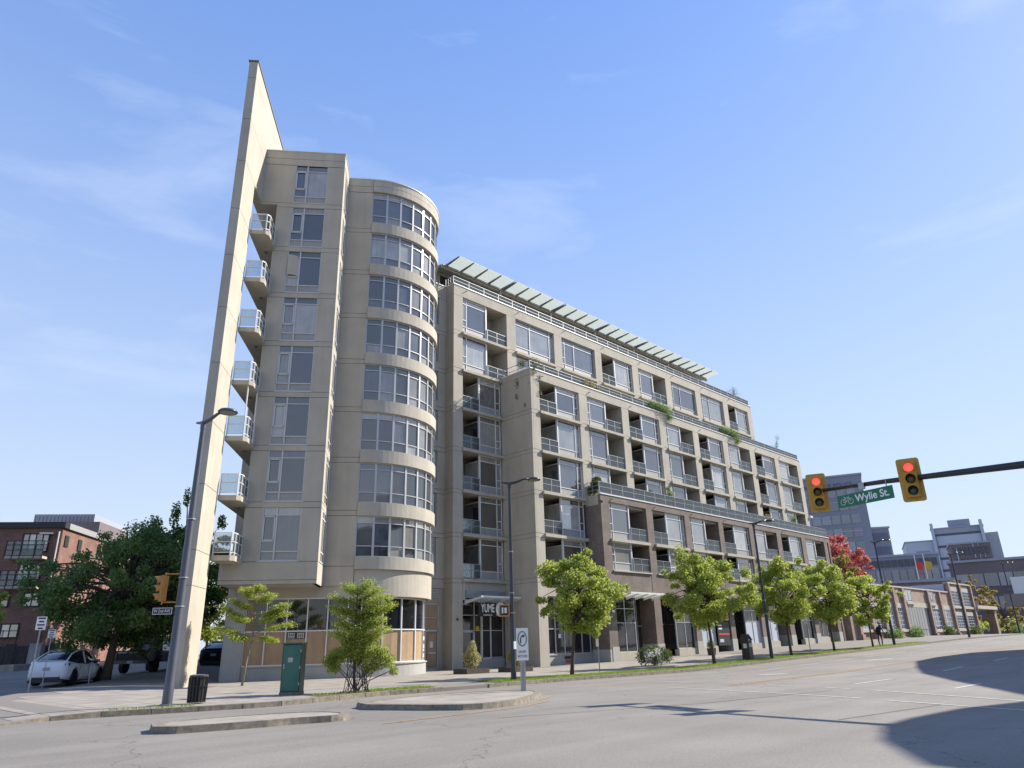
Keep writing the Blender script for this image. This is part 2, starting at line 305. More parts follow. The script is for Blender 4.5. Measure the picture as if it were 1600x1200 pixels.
def tag(o, label=None, cat=None, group=None, kind=None):
    if label: o['label'] = label
    if cat: o['category'] = cat
    if group: o['group'] = group
    if kind: o['kind'] = kind
    return o
def empty(name, loc=(0, 0, 0), rz=0.0, label=None, cat=None, group=None):
    o = bpy.data.objects.new(name, None); col.objects.link(o); o.location = loc; o.rotation_euler = (0, 0, rz); o.empty_display_size = 0.3
    return tag(o, label, cat, group)
def at(x, y, z=0):
    ORG[0], ORG[1], ORG[2] = x, y, z
def copy_tree(o, parent=None):
    c = o.copy(); col.objects.link(c); c.parent = parent
    for ch in list(o.children): copy_tree(ch, c)
    return c
def text(s, size, m, parent, mw, name='lettering', ext=0.004, sx=1.0, bold=0.0, align='CENTER'):
    cu = bpy.data.curves.new(name, 'FONT'); cu.body = s; cu.size = size; cu.extrude = ext; cu.align_x = align; cu.align_y = 'CENTER'; cu.offset = bold
    t = bpy.data.objects.new('tmp', cu); col.objects.link(t)
    dg = bpy.context.evaluated_depsgraph_get(); dg.update()
    me = bpy.data.meshes.new_from_object(t.evaluated_get(dg)); bpy.data.objects.remove(t)
    for v in me.vertices: v.co = mw @ Vector((v.co.x * sx, v.co.y, v.co.z))
    me.materials.clear(); me.materials.append(M[m])
    ob = bpy.data.objects.new(name, me); col.objects.link(ob)
    if parent: ob.parent = parent
    return ob
def frame_mat(o, xd, zd=(0, 0, 1)):   # text frame: x along xd, y up, normal out = x cross y
    x = Vector(xd).normalized(); y = Vector(zd).normalized(); n = x.cross(y)
    return Matrix(((x.x, y.x, n.x, o[0]), (x.y, y.y, n.y, o[1]), (x.z, y.z, n.z, o[2]), (0, 0, 0, 1)))

# tower / side-street frame
S = Vector((0.612, 0.791)); S.normalize(); T = Vector((S.y, -S.x)); RZ = math.atan2(T.y, T.x)
def W(s, t): return (S.x * s + T.x * t, S.y * s + T.y * t)
def smooth(x): x = min(1, max(0, x)); return x * x * (3 - 2 * x)
def H(x):
    if x < 34: return 0.0
    if x < 80: return (x - 34) * .021
    if x < 105: return .966 + (x - 80) * .013
    return 1.29
def sidew(x, y):
    s = S.x * x + S.y * y; t = T.x * x + T.y * y
    return smooth((-9.5 - t) / 4) * smooth((s - 27) / 8), .03 + .032 * min(26, max(0, s - 36))
def G(x, y):            # road surface
    w, g = sidew(x, y); return (H(x) - 0.12) * (1 - w) + g * w
def GW(x, y):           # pavement surface
    w, g = sidew(x, y); z = H(x) * (1 - w) + (g + 0.10) * w
    return z - 0.11 * smooth((6.2 - x) / 2.2) * (1 - w)
# ------------------------------------------------------------------ ground, road, pavement
def grid(name, xs, ys, fz, m, kind='structure', smoothf=True):
    v = [(x, y, fz(x, y)) for y in ys for x in xs]; nx = len(xs)
    f = [(j * nx + i, j * nx + i + 1, (j + 1) * nx + i + 1, (j + 1) * nx + i) for j in range(len(ys) - 1) for i in range(nx - 1)]
    b = MB(); b.add(v, f); o = b.build(name, m, None, (0, 0, 0), smooth=smoothf); o['kind'] = kind; return o
xs = [-900, -300, -120, -60] + list(np.arange(-40, 121, 1.25)) + [140, 180, 260, 400, 700, 1500]
ys = [-900, -300, -120, -60] + list(np.arange(-40, 101, 1.25)) + [120, 160, 240, 400, 700, 1500]
grid('road', [float(x) for x in xs], [float(y) for y in ys], G, 'asphalt')

KP = [(3.0, 20.9), (4.0, 21.1), (4.95, 21.5), (6.4, 21.35), (7.3, 21.1), (8.4, 20.8), (10.3, 20.35), (11.35, 20.45), (13.3, 21.0), (15.1, 21.35), (17.7, 21.2), (19.8, 21.25), (23.9, 21.6), (30, 21.4), (120, 21.3)]
def kerb(x):
    for (a, b), (c, d) in zip(KP, KP[1:]):
        if a <= x <= c: return b + (d - b) * (x - a) / (c - a)
    return KP[-1][1] if x > 120 else KP[0][1]
def kin(x): return min(1.2925 * x + 24.9, 62.0)      # inner edge along the side street
b = MB(); xw = [3 + .5 * i for i in range(12)] + [9 + 1.0 * i for i in range(112)]
V = []; nr = 40
for x in xw:
    y0, y1 = kerb(x), kin(x)
    for k in range(nr + 1):
        y = y0 + (y1 - y0) * (k / nr) ** 1.5; V.append((x, y, GW(x, y)))
F = []
for i in range(len(xw) - 1):
    for k in range(nr): F.append((i * (nr + 1) + k, (i + 1) * (nr + 1) + k, (i + 1) * (nr + 1) + k + 1, i * (nr + 1) + k + 1))
b.add(V, F)
for side in (0, nr):
    o = len(b.v)
    for i in range(len(xw)): x, y, z = V[i * (nr + 1) + side]; b.v += [(x, y, z), (x, y, z - .35)]
    for i in range(len(xw) - 1): b.f.append((o + 2 * i, o + 2 * i + 2, o + 2 * i + 3, o + 2 * i + 1))
walk = b.build('sidewalk', 'walk2', None, (0, 0, 0)); walk['kind'] = 'structure'
# single paving slabs, proud of the joints
sy = 1.52
for i in range(30):
    x0 = 5.2 + i * sy
    for k in range(9):
        y0 = 22.9 + k * sy
        if x0 > 24 and y0 > 35.2: continue
        if x0 > 33 and y0 > 31: continue
        if x0 > 41 and y0 > 30.4: continue
        x1, y1 = x0 + sy - .02, y0 + sy - .02
        if y1 > kin(x0) - .2: continue
        c = [(x0, y0), (x1, y0), (x1, y1), (x0, y1)]
        q = MB().prism(c, [GW(*p) - .02 for p in c], [GW(*p) + .009 + .002 * math.sin(i * 7 + k * 13) for p in c]); q.build('paving_slab', 'walk', walk, (0, 0, 0))
for i in range(22):     # first row along the kerb on the corner plaza
    x0 = 4.6 + i * sy * .52; x1 = x0 + sy * .52 - .02
    if x1 > 16: break
    c = [(x0, kerb(x0) + .3), (x1, kerb(x1) + .3), (x1, 22.88), (x0, 22.88)]
    MB().prism(c, [GW(*p) - .02 for p in c], [GW(*p) + .008 for p in c]).build('paving_slab', 'walk', walk, (0, 0, 0))
# kerb stones
x = 4.2
while x < 96:
    L_ = 1.1 if x < 20 else 2.4; x1 = x + L_ - .025
    c = [(x, kerb(x) - .03), (x1, kerb(x1) - .03), (x1, kerb(x1) + .2), (x, kerb(x) + .2)]
    if not (17.0 < x < 19.6):
        MB().prism(c, [G(*p) - .2 for p in c], [GW(*p) + .016 + .006 * math.sin(x * 5) for p in c]).build('kerb_stone', 'kerb', walk, (0, 0, 0))
    x += L_
# grass verge
def strip(name, x0, x1, ya, yb, dz, m, n=60):
    b = MB(); V = []; F = []
    for i in range(n + 1):
        x = x0 + (x1 - x0) * i / n
        for k in range(5): y = ya(x) + (yb(x) - ya(x)) * k / 4; V.append((x, y, GW(x, y) + dz))
    for i in range(n):
        for k in range(4): F.append((i * 5 + k, (i + 1) * 5 + k, (i + 1) * 5 + k + 1, i * 5 + k + 1))
    b.add(V, F); o = b.build(name, m, None, (0, 0, 0)); return o
def blades(name, regs, dens, h, m):
    V = []; F = []; k = 0
    for (x0, x1, ya, yb, dd) in regs:
        n = int((x1 - x0) * 1.8 * dens * dd)
        xs_ = rng.uniform(x0, x1, n); us = rng.uniform(0, 1, n)
        for x, u in zip(xs_, us):
            y = ya(x) + (yb(x) - ya(x)) * u; z = GW(x, y); a = rng.uniform(0, 6.28); hh = h * rng.uniform(.5, 1.4); w = .013
            dx, dy = math.cos(a) * w, math.sin(a) * w; lx, ly = rng.uniform(-.03, .03, 2)
            V += [(x - dx, y - dy, z), (x + dx, y + dy, z), (x + lx, y + ly, z + hh)]; F.append((k, k + 1, k + 2)); k += 3
    b = MB(); b.add(V, F)
    me = bpy.data.meshes.new(name); me.from_pydata(V, [], F); me.materials.append(M[m]); o = bpy.data.objects.new(name, me); col.objects.link(o); return o
g1 = lambda x: kerb(x) + .22
g2 = lambda x: kerb(x) + 1.75
strip('grass_verge_soil', 20.6, 72, g1, g2, .015, 'turf', 90)['kind'] = 'structure'
strip('planting_bed_soil', 12.4, 17.3, lambda x: kerb(x) + .21, lambda x: kerb(x) + 1.3, .013, 'soil', 20)['kind'] = 'structure'
gr = blades('grass', [(20.6, 34, g1, g2, 1.0), (34, 52, g1, g2, .5), (52, 72, g1, g2, .25), (14.9, 17.3, lambda x: kerb(x) + .25, lambda x: kerb(x) + 1.25, .7), (12.4, 14.9, lambda x: kerb(x) + .25, lambda x: kerb(x) + 1.2, .12),
     (6.5, 8.6, lambda x: kerb(x) + .2, lambda x: kerb(x) + .42, .09)], 620, .07, 'grass')
tag(gr, 'short bright green grass on the verge along the kerb', 'grass', kind='stuff')

# traffic islands
def island(pts, label):
    z1 = [0.0] * len(pts); cx_ = sum(p[0] for p in pts) / len(pts); cy_ = sum(p[1] for p in pts) / len(pts)
    at(cx_, cy_, -.12)
    e = empty('traffic_island', (cx_, cy_, -.12), label=label, cat='traffic island')
    inn = [(cx_ + (p[0] - cx_) * .88, cy_ + (p[1] - cy_) * .88) for p in pts]
    n = len(pts)
    for i in range(n):
        a, b_, c, d = pts[i], pts[(i + 1) % n], inn[(i + 1) % n], inn[i]
        q = MB(); ao = (a[0] * .5 + cx_ * 0 + a[0] * .5, a[1])
        f = 1.0; top = [(cx_ + (p[0] - cx_) * .985, cy_ + (p[1] - cy_) * .985) for p in (a, b_)]
        q.hexa([(a[0], a[1], -.2), (b_[0], b_[1], -.2), (c[0], c[1], -.2), (d[0], d[1], -.2), (*top[0], .012), (*top[1], .012), (c[0], c[1], .012), (d[0], d[1], .012)])
        q.build('kerb_stone', 'kerb', e)
    MB().prism(inn, -.15, 0.0).build('concrete_top', 'walk', e)
def rnd(pts, it=1):
    for _ in range(it):
        o = []
        for i in range(len(pts)):
            a, b_ = pts[i], pts[(i + 1) % len(pts)]
            o += [(a[0] * .78 + b_[0] * .22, a[1] * .78 + b_[1] * .22), (a[0] * .22 + b_[0] * .78, a[1] * .22 + b_[1] * .78)]
        pts = o
    return pts
island(rnd([(10.95, 17.5), (12.24, 14.5), (13.1, 14.15), (14.3, 14.3), (15.9, 15.2), (17.2, 16.2), (17.75, 17.1), (17.1, 17.95), (15.5, 18.5), (13.4, 18.4)]), 'concrete traffic island with curved kerb carrying the right turn sign')
island(rnd([(5.6, 15.6), (7.5, 15.05), (8.4, 15.0), (9.2, 14.7), (9.75, 15.1), (9.7, 15.9), (9.1, 16.5), (7.6, 16.9), (6.0, 16.9)]), 'low concrete traffic island at the bottom left with worn kerb')

# painted road lines
def line(pts, w, m, name='road_marking', dz=.004):
    b = MB()
    for (x0, y0), (x1, y1) in zip(pts, pts[1:]):
        d = Vector((x1 - x0, y1 - y0)); L_ = d.length; d /= L_; n_ = Vector((-d.y, d.x)) * w / 2; k = max(1, int(L_ / 1.25))
        for i in range(k):
            a = (x0 + d.x * L_ * i / k, y0 + d.y * L_ * i / k); c = (x0 + d.x * L_ * (i + 1) / k, y0 + d.y * L_ * (i + 1) / k)
            q = [(a[0] - n_.x, a[1] - n_.y), (c[0] - n_.x, c[1] - n_.y), (c[0] + n_.x, c[1] + n_.y), (a[0] + n_.x, a[1] + n_.y)]
            o = len(b.v); b.v += [(p[0], p[1], G(*p) + dz + .004) for p in q]; b.f.append((o, o + 1, o + 2, o + 3))
    o = b.build(name, m, None, (0, 0, 0)); o['kind'] = 'structure'; return o
line([(22.1, 15.1), (20.95, 11.1)], .10, 'paintw'); line([(20.9, 10.8), (19.85, 7.8)], .10, 'paintw'); line([(19.45, 7.05), (17.6, 3.0)], .10, 'paintw')
line([(25.1, 17.9), (25.2, 16.0)], .09, 'paintw'); line([(25.0, 14.4), (24.7, 13.4)], .09, 'paintw'); line([(24.4, 12.6), (23.9, 11.3)], .09, 'paintw'); line([(23.65, 10.3), (23.3, 9.4)], .09, 'paintw'); line([(22.95, 8.7), (20.2, 4.0)], .10, 'paintw')
for x0, x1, y in ((25.7, 29.1, 10.2), (35.4, 38.2, 10.3), (43.2, 46.0, 10.2), (52, 55, 10.1), (61, 64, 10), (24.4, 27.1, 6.9), (33, 36, 6.9), (42, 45, 6.9), (51, 54, 6.9)): line([(x0, y), (x1, y)], .11, 'paintw')
for dy in (-.12, .12): line([(23.5, 13.6 + dy), (33.9, 14.1 + dy), (42, 13.9 + dy), (64, 13.2 + dy), (110, 13.1 + dy)], .09, 'painty')
for x0 in (30, 34.5, 39, 43.5, 48, 53, 58, 64): line([(x0, 18.1), (x0 + 2.2, 18.1)], .07, 'paintw')
line([(31.2, 16.4), (32.4, 15.7)], .35, 'paintw'); line([(44, 16.6), (45.8, 15.8)], .35, 'paintw')
line([(9.4, 13.4), (13.4, 13.7), (15.6, 14.5)], .08, 'painty'); line([(15.8, 15.0), (17.5, 16.0)], .05, 'painty')
# far pavement across the side street
b = MB(); pts = [W(55, -26.5), W(55, -80), W(60.5, -80), W(60.5, -26.5)]
b.prism(pts, .3, .86); o = b.build('far_sidewalk', 'walk', None, (0, 0, 0)); o['kind'] = 'structure'
b = MB(); pts = [W(52.5, -26.0), W(53, -27.5), W(100, -29.5), W(100, -26.0)]
b.prism(pts, .2, .96); o = b.build('side_sidewalk', 'walk', None, (0, 0, 0)); o['kind'] = 'structure'
# asphalt repair joints / patches
for pts in ([(11.5, 12.2), (16.8, 10.4), (22.5, 9.6)], [(26, 19.2), (48, 18.9)], [(14.6, 6.2), (19, 5.6)], [(30, 12.2), (52, 11.9)]):
    line(pts, .035, 'soil', 'asphalt_joint', .0005)
# ------------------------------------------------------------------ corner tower (local x = along front, y = depth)
tc_s, tc_t = 39.0, -5.0
wx, wy = W(tc_s, tc_t)
at(tc_t, tc_s, 0)
tower = empty('apartment_tower', (wx, wy, 0), RZ, 'pale concrete corner tower with tall fin wall, stacked balconies and rounded glass bay', 'building')
LV = [5.5 + 2.95 * k for k in range(9)]       # storey levels
def P(name, b, m, parent=None, **k): return b.build(name, m, parent or tower, **k)
F0 = 36.9
# core volumes
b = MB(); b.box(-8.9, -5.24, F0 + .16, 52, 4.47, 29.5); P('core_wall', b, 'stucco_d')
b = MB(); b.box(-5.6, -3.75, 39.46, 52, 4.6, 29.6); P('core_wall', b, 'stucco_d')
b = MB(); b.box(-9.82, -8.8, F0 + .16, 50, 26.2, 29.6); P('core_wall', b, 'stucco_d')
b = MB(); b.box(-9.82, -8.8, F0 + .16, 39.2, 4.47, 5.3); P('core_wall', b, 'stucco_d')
b = MB(); b.box(-9.86, -5.2, F0 + .02, 39.3, 4.42, 4.46); P('soffit', b, 'stucco')
b = MB(); b.box(-9.86, -8.9, F0 + .02, 41.0, 26.0, 26.14); P('soffit', b, 'stucco')
# front panels per storey
WL, WR = -8.06, -6.17
for k, z in enumerate(LV[:-1]):
    xl = -9.86 if k == 7 else -8.94
    zt = z + 2.95
    P('wall_panel', MB().box(xl, WL, F0, F0 + .2, z + .0, zt - .32), 'stucco')
    P('wall_panel', MB().box(WR, -5.2, F0, F0 + .2, z + .0, zt - .32), 'stucco')
    if k < 7: P('wall_band', MB().box(xl, -5.2, F0, F0 + .2, zt - .295, zt - .025), 'stucco')
    P('lintel', MB().box(WL, WR, F0 + .01, F0 + .2, zt - .33 + .14, zt - .32 + .02), 'stucco') if k == 7 else None
P('wall_panel', MB().box(-9.86, -5.2, F0, F0 + .2, 28.82, 29.25), 'stucco')
P('parapet', MB().box(-9.86, -5.2, F0, F0 + .2, 29.275, 29.8), 'stucco')
P('wall_panel', MB().box(-9.86, -5.2, F0, F0 + .2, 4.62, 5.475), 'stucco')
P('wall_band', MB().box(-9.86, -5.2, F0, F0 + .2, 4.42, 4.60), 'stucco')
P('parapet_cap', MB().box(-9.9, -5.16, F0 - .04, F0 + .3, 29.8, 29.85), 'cap')
P('parapet_cap', MB().box(-5.3, -5.16, F0 + .3, 39.5, 29.8, 29.85), 'cap')
def win(b, x0, x1, y, z0, z1, t=.055, d=.06):
    b.box(x0, x1, y, y + d, z0, z0 + t); b.box(x0, x1, y, y + d, z1 - t, z1); b.box(x0, x0 + t, y, y + d, z0, z1); b.box(x1 - t, x1, y, y + d, z0, z1)
for k, z in enumerate(LV[:-1]):
    z0, z1 = z + .03, z + 2.70; xm = -7.36
    b = MB(); win(b, WL, WR, F0 + .03, z0, z1, .05, .09)
    b.box(xm - .04, xm + .04, F0 + .03, F0 + .12, z0, z1)
    b.box(WL, WR, F0 + .03, F0 + .12, z0 + .42, z0 + .48); b.box(WL, WR, F0 + .04, F0 + .11, z1 - .45, z1 - .40)
    b.box(WL, xm, F0 + .04, F0 + .11, z0 + .92, z0 + .98); b.box(WL - .05, WR + .05, F0 - .03, F0 + .03, z0 - .05, z0)
    win(b, WL + .06, xm - .05, F0 + .015, z0 + .96, z1 - .47, .07, .04)
    w = P('window', b, 'frame')
    P('glass_pane', MB().box(xm, WR - .03, F0 + .09, F0 + .1, z0 + .45, z1 - .43), 'paneT', w)
    P('glass_pane', MB().box(WL + .03, xm, F0 + .09, F0 + .1, z0 + .45, z1 - .43), 'paneT', w)
    P('glass_pane', MB().box(WL + .03, WR - .03, F0 + .088, F0 + .1, z1 - .42, z1 - .03), 'paneT', w)
    P('spandrel_panel', MB().box(WL + .03, WR - .03, F0 + .085, F0 + .1, z0 + .03, z0 + .44), 'span', w)
# open casement on the third window from the top
P('open_casement', MB().hexa([(-7.98, F0 - .16, 21.35), (-7.48, F0 - .02, 21.35), (-7.48, F0 + .01, 21.35), (-7.98, F0 - .13, 21.35), (-7.98, F0 - .16, 22.6), (-7.48, F0 - .02, 22.6), (-7.48, F0 + .01, 22.6), (-7.98, F0 - .13, 22.6)]), 'stucco')
# sunny side of the box: corner strip, stacked side windows
for k, z in enumerate(LV[:-1]):
    zt = z + 2.95
    P('wall_band', MB().box(-5.4, -5.2, F0 + .2, 39.3, zt - .295, zt - .025), 'stucco')
    P('wall_panel', MB().box(-5.4, -5.2, F0 + .2, F0 + .55, z, zt - .32), 'stucco')
    P('wall_panel', MB().box(-5.4, -5.2, 39.0, 39.3, z, zt - .32), 'stucco')
    b = MB()
    for yy in (F0 + .55, 38.15, 38.96): b.box(-5.3, -5.19, yy, yy + .05, z + .03, zt - .33)
    for zz in (z + .03, z + .5, zt - .75, zt - .38): b.box(-5.3, -5.2, F0 + .55, 39.0, zz, zz + .05)
    w = P('side_window', b, 'white'); P('glass_pane', MB().box(-5.27, -5.26, F0 + .6, 39.0, z + .05, zt - .35), 'paneT', w)
P('wall_panel', MB().box(-5.4, -5.2, F0 + .2, 39.3, 28.82, 29.8), 'stucco')
P('wall_panel', MB().box(-5.4, -5.2, F0 + .2, 39.3, 4.42, 5.475), 'stucco')
# plain wall between box and rounded bay
for k, z in enumerate(LV[:-1]):
    zt = z + 2.95
    P('wall_panel', MB().box(-5.4, -3.66, 39.3, 39.5, z, zt - .32), 'stucco')
    if k < 7: P('wall_band', MB().box(-5.4, -3.66, 39.3, 39.5, zt - .295, zt - .025), 'stucco')
P('wall_panel', MB().box(-5.4, -3.66, 39.3, 39.5, 28.82, 29.25), 'stucco'); P('parapet', MB().box(-5.4, -3.66, 39.3, 39.5, 29.275, 29.8), 'stucco')
P('wall_panel', MB().box(-5.4, -3.66, 39.3, 39.5, 4.5, 5.475), 'stucco')
# rounded bay
C0 = (-3.64, 43.45); A1 = R(112)
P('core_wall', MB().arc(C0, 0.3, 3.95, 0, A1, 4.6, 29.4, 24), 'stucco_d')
def band(z0, z1, r=4.24, m='stucco', nm='curved_band', n=26, r0=3.9): return P(nm, MB().arc(C0, r0, r, 0, A1, z0, z1, n), m)
for k, z in enumerate(LV):
    if k == 0: band(z - .18, z + .47)
    elif k < 8: band(z - .30, z + .42)
band(28.85, 29.25); band(29.27, 29.72); P('parapet_cap', MB().arc(C0, 3.9, 4.28, 0, A1, 29.72, 29.78, 26), 'cap'); P('parapet_cap', MB().box(-5.4, -3.6, 39.26, 39.5, 29.8, 29.85), 'cap')
band(3.95, 5.31, 4.10, nm='curved_skirt')
stp = R(12.75); nseg = 9
for k in range(8):
    z0 = LV[k] + .42 + (.05 if k == 0 else 0); z1 = LV[k] + 2.65
    b = MB()
    for j in range(nseg + 1):
        a = min(j * stp, A1); wdt = .055 if j else .03
        b.arc(C0, 3.96, 4.11, a - wdt / 4.1, a + wdt / 4.1, z0, z1, 1)
    for zz, t_ in ((z0, .05), (z0 + .55, .045), (z1 - .40, .045), (z1 - .06, .06)): b.arc(C0, 3.97, 4.09, 0, A1, zz, zz + t_, 26)
    w = P('curved_window', b, 'frame')
    for j in range(nseg - 1):
        a0, a1 = j * stp + .01, (j + 1) * stp - .01
        P('glass_pane', MB().arc(C0, 4.02, 4.04, a0, a1, z0 + .58, z1 - .38, 1), 'paneT', w)
        P('glass_pane', MB().arc(C0, 4.021, 4.041, a0, a1, z0 + .04, z0 + .56, 1), 'paneT', w)
    P('glass_strip', MB().arc(C0, 4.02, 4.04, 0, A1, z1 - .37, z1 - .03, 18), 'paneT', w)
    P('glass_pane', MB().arc(C0, 4.02, 4.04, (nseg - 1) * stp + .01, A1 - .01, z0 + .05, z1 - .38, 1), 'paneT', w)
# ground floor under tower
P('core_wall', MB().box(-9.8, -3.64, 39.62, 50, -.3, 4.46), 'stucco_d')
P('base_wall', MB().box(-9.0, -3.64, 39.42, 39.62, -.3, .60), 'greyc'); P('sill', MB().box(-9.0, -3.64, 39.36, 39.62, .60, .66), 'greyc')
P('base_wall', MB().arc(C0, 3.0, 3.86, 0, A1, -.3, .60, 20), 'greyc'); P('sill', MB().arc(C0, 3.0, 3.92, 0, A1, .60, .66, 20), 'greyc')
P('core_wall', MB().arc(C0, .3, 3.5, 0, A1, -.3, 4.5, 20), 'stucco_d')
P('fascia', MB().box(-9.86, -3.64, 39.40, 39.62, 3.92, 4.5), 'stucco'); P('fascia', MB().arc(C0, 3.0, 3.8, 0, A1, 3.90, 4.5, 20), 'stucco')
P('corner_pier', MB().box(-9.9, -8.95, 39.3, 40.2, -.3, 4.5), 'greyc')
b = MB(); xs_ = [-8.95, -7.93, -6.91, -5.89, -4.87, -3.85]
for x in xs_: b.box(x - .03, x + .03, 39.42, 39.52, .66, 3.92)
for z in (.66, 2.27, 3.86): b.box(-8.95, -3.64, 39.43, 39.52, z, z + .06)
for j in range(8): b.arc(C0, 3.66, 3.78, j * R(17.5) + .12 - .008, j * R(17.5) + .12 + .008, .66, 3.92, 1)
for z in (.66, 2.27, 3.86): b.arc(C0, 3.68, 3.77, 0, A1, z, z + .06, 22)
sf = P('shopfront_frame', b, 'white')
for i in range(5):
    a, c = xs_[i] + .03, xs_[i + 1] - .03
    P('shop_glass', MB().box(a, c, 39.50, 39.51, 2.33, 3.86), 'paneD', sf)
    P('plywood_board', MB().box(a, c, 39.49, 39.51, .72, 2.27), 'ply', sf)
for j in range(6):
    a0, a1 = (0.0 if j == 0 else j * R(17.5) + .12 - R(17.5)) , j * R(17.5) + .12
    if a1 - a0 < .02: continue
    P('shop_glass', MB().arc(C0, 3.69, 3.70, a0 + .01, a1 - .01, 2.33, 3.86, 2), 'paneD', sf)
    P('plywood_board', MB().arc(C0, 3.69, 3.71, a0 + .01, a1 - .01, .72, 2.27, 2), 'ply', sf)
P('notice_sheet', MB().box(-6.85, -5.95, 39.45, 39.47, 1.93, 2.24), 'sblack')
b = MB()
for r_ in range(4):
    for c_ in range(9):
        if c_ != 4: b.box(-6.8 + c_ * .093, -6.74 + c_ * .093, 39.44, 39.449, 1.96 + r_ * .07, 2.0 + r_ * .07)
P('notice_print', b, 'paper')
P('notice_sheet', MB().arc(C0, 3.72, 3.73, R(17.5) * 4 + .15, R(17.5) * 5 + .06, .8, 2.2, 2), 'sblack')
for z in (.85, 1.18, 1.33, 1.75): P('notice_print', MB().arc(C0, 3.74, 3.745, R(17.5) * 4 + .17, R(17.5) * 5 + .03, z, z + (.2 if z != 1.18 else .1), 2), 'paper')
# fin wall
fz = [-.4, 4.1, 5.6, 8.52, 11.45, 14.4, 17.35, 20.3, 23.05, 26.05, 28.8, 31.65, 32.78]
for i in range(len(fz) - 1):
    z0, z1 = fz[i] + .012, fz[i + 1] - .012
    y1 = 35.2 if z1 <= 26.1 else 47.0
    P('fin_panel', MB().box(-10.32, -9.86, 33.0, y1, z0, z1), 'stucco')
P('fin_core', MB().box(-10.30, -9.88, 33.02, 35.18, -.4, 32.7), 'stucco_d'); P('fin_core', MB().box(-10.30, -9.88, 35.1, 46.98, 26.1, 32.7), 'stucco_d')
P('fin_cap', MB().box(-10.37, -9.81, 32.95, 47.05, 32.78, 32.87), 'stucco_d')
# recessed wall behind balconies
P('back_wall', MB().box(-10.35, -8.9, 41.0, 41.3, -.3, 26.0), 'stucco')
for k in range(7):
    P('balcony_door', MB().box(-9.75, -9.05, 40.93, 41.0, LV[k] + .1, LV[k] + 2.4), 'paneT')
# balconies
for k in range(7):
    z = LV[k] - (0.0 if k else -.12)
    sl = MB().prism([(-9.86, 35.25), (-9.0, 35.25), (-8.82, 35.45), (-8.82, 36.88), (-8.94, 36.9), (-8.94, 41.0), (-9.86, 41.0)], z - .24, z)
    bal = P('balcony', sl, 'slab')
    b = MB()
    for p in ((-9.8, 35.31), (-9.02, 35.31), (-8.88, 35.5), (-8.88, 36.15), (-8.88, 36.8)): b.box(p[0] - .025, p[0] + .025, p[1] - .025, p[1] + .025, z, z + 1.05)
    for zz in (z + .12, z + .62, z + 1.02):
        t_ = .05 if zz > z + 1 else .03
        b.box(-9.82, -9.0, 35.29, 35.33, zz, zz + t_); b.box(-8.9, -8.86, 35.48, 36.88, zz, zz + t_)
        b.hexa([(-9.02, 35.29, zz), (-8.86, 35.48, zz), (-8.9, 35.5, zz), (-9.04, 35.33, zz), (-9.02, 35.29, zz + t_), (-8.86, 35.48, zz + t_), (-8.9, 35.5, zz + t_), (-9.04, 35.33, zz + t_)])
    r_ = P('balcony_railing', b, 'white', bal)
    P('glass_panel', MB().box(-9.78, -9.05, 35.305, 35.315, z + .15, z + 1.0), 'rglass', bal); P('glass_panel', MB().box(-8.885, -8.875, 35.52, 36.86, z + .15, z + 1.0), 'rglass', bal)
    P('ceiling_lamp', MB().lathe((-9.35, 37.2, z - .30), [(.09, 0), (.09, .06)], 10), 'stucco_d', bal)
for x_, y_ in ((-9.05, 35.4), (-8.84, 36.5)): P('balcony_pipe', MB().tube([(x_, y_, LV[2] + .0), (x_, y_, LV[3] - .25)], .035, 8), 'white')
P('wall_lamp', MB().box(-9.55, -9.5, 39.25, 39.3, 4.0, 4.9), 'stucco')
# roof behind
P('roof_slab', MB().box(-9.8, -5.4, 37.1, 51.9, 29.5, 29.58), 'span'); P('roof_slab', MB().box(-5.4, -3.7, 39.5, 51.9, 29.5, 29.58), 'span')
P('roof_slab', MB().arc(C0, .1, 4.0, 0, A1, 29.4, 29.5, 20), 'span')
# ------------------------------------------------------------------ stepped apartment block (world axes)
at(56, 40, 0)
block = empty('apartment_block', (56, 40, 0), 0, 'long stepped concrete and brown brick apartment block with shops at street level', 'building')
def Q(name, b, m, parent=None, **k): return b.build(name, m, parent or block, **k)
YA, YB, YC = 36.58, 33.5, 32.24
ZL = [5.55 + 2.95 * k for k in range(9)]
paneN = 'pane'
def rail(x0, x1, y, z, h=1.0, n=2, parent=None, name='balcony_railing'):
    b = MB()
    for i in range(n + 1):
        x = x0 + (x1 - x0) * i / n; b.box(x - .022, x + .022, y - .02, y + .02, z, z + h)
    b.box(x0, x1, y - .025, y + .025, z + h - .04, z + h); b.box(x0, x1, y - .015, y + .015, z + h * .55, z + h * .55 + .03); b.box(x0, x1, y - .015, y + .015, z + .06, z + .09)
    r = Q(name, b, 'rail', parent)
    for i in range(n):
        a = x0 + (x1 - x0) * i / n + .03; c = x0 + (x1 - x0) * (i + 1) / n - .03
        Q('glass_panel', MB().box(a, c, y + .0, y + .008, z + .1, z + h - .05), 'rglass', r)
    return r
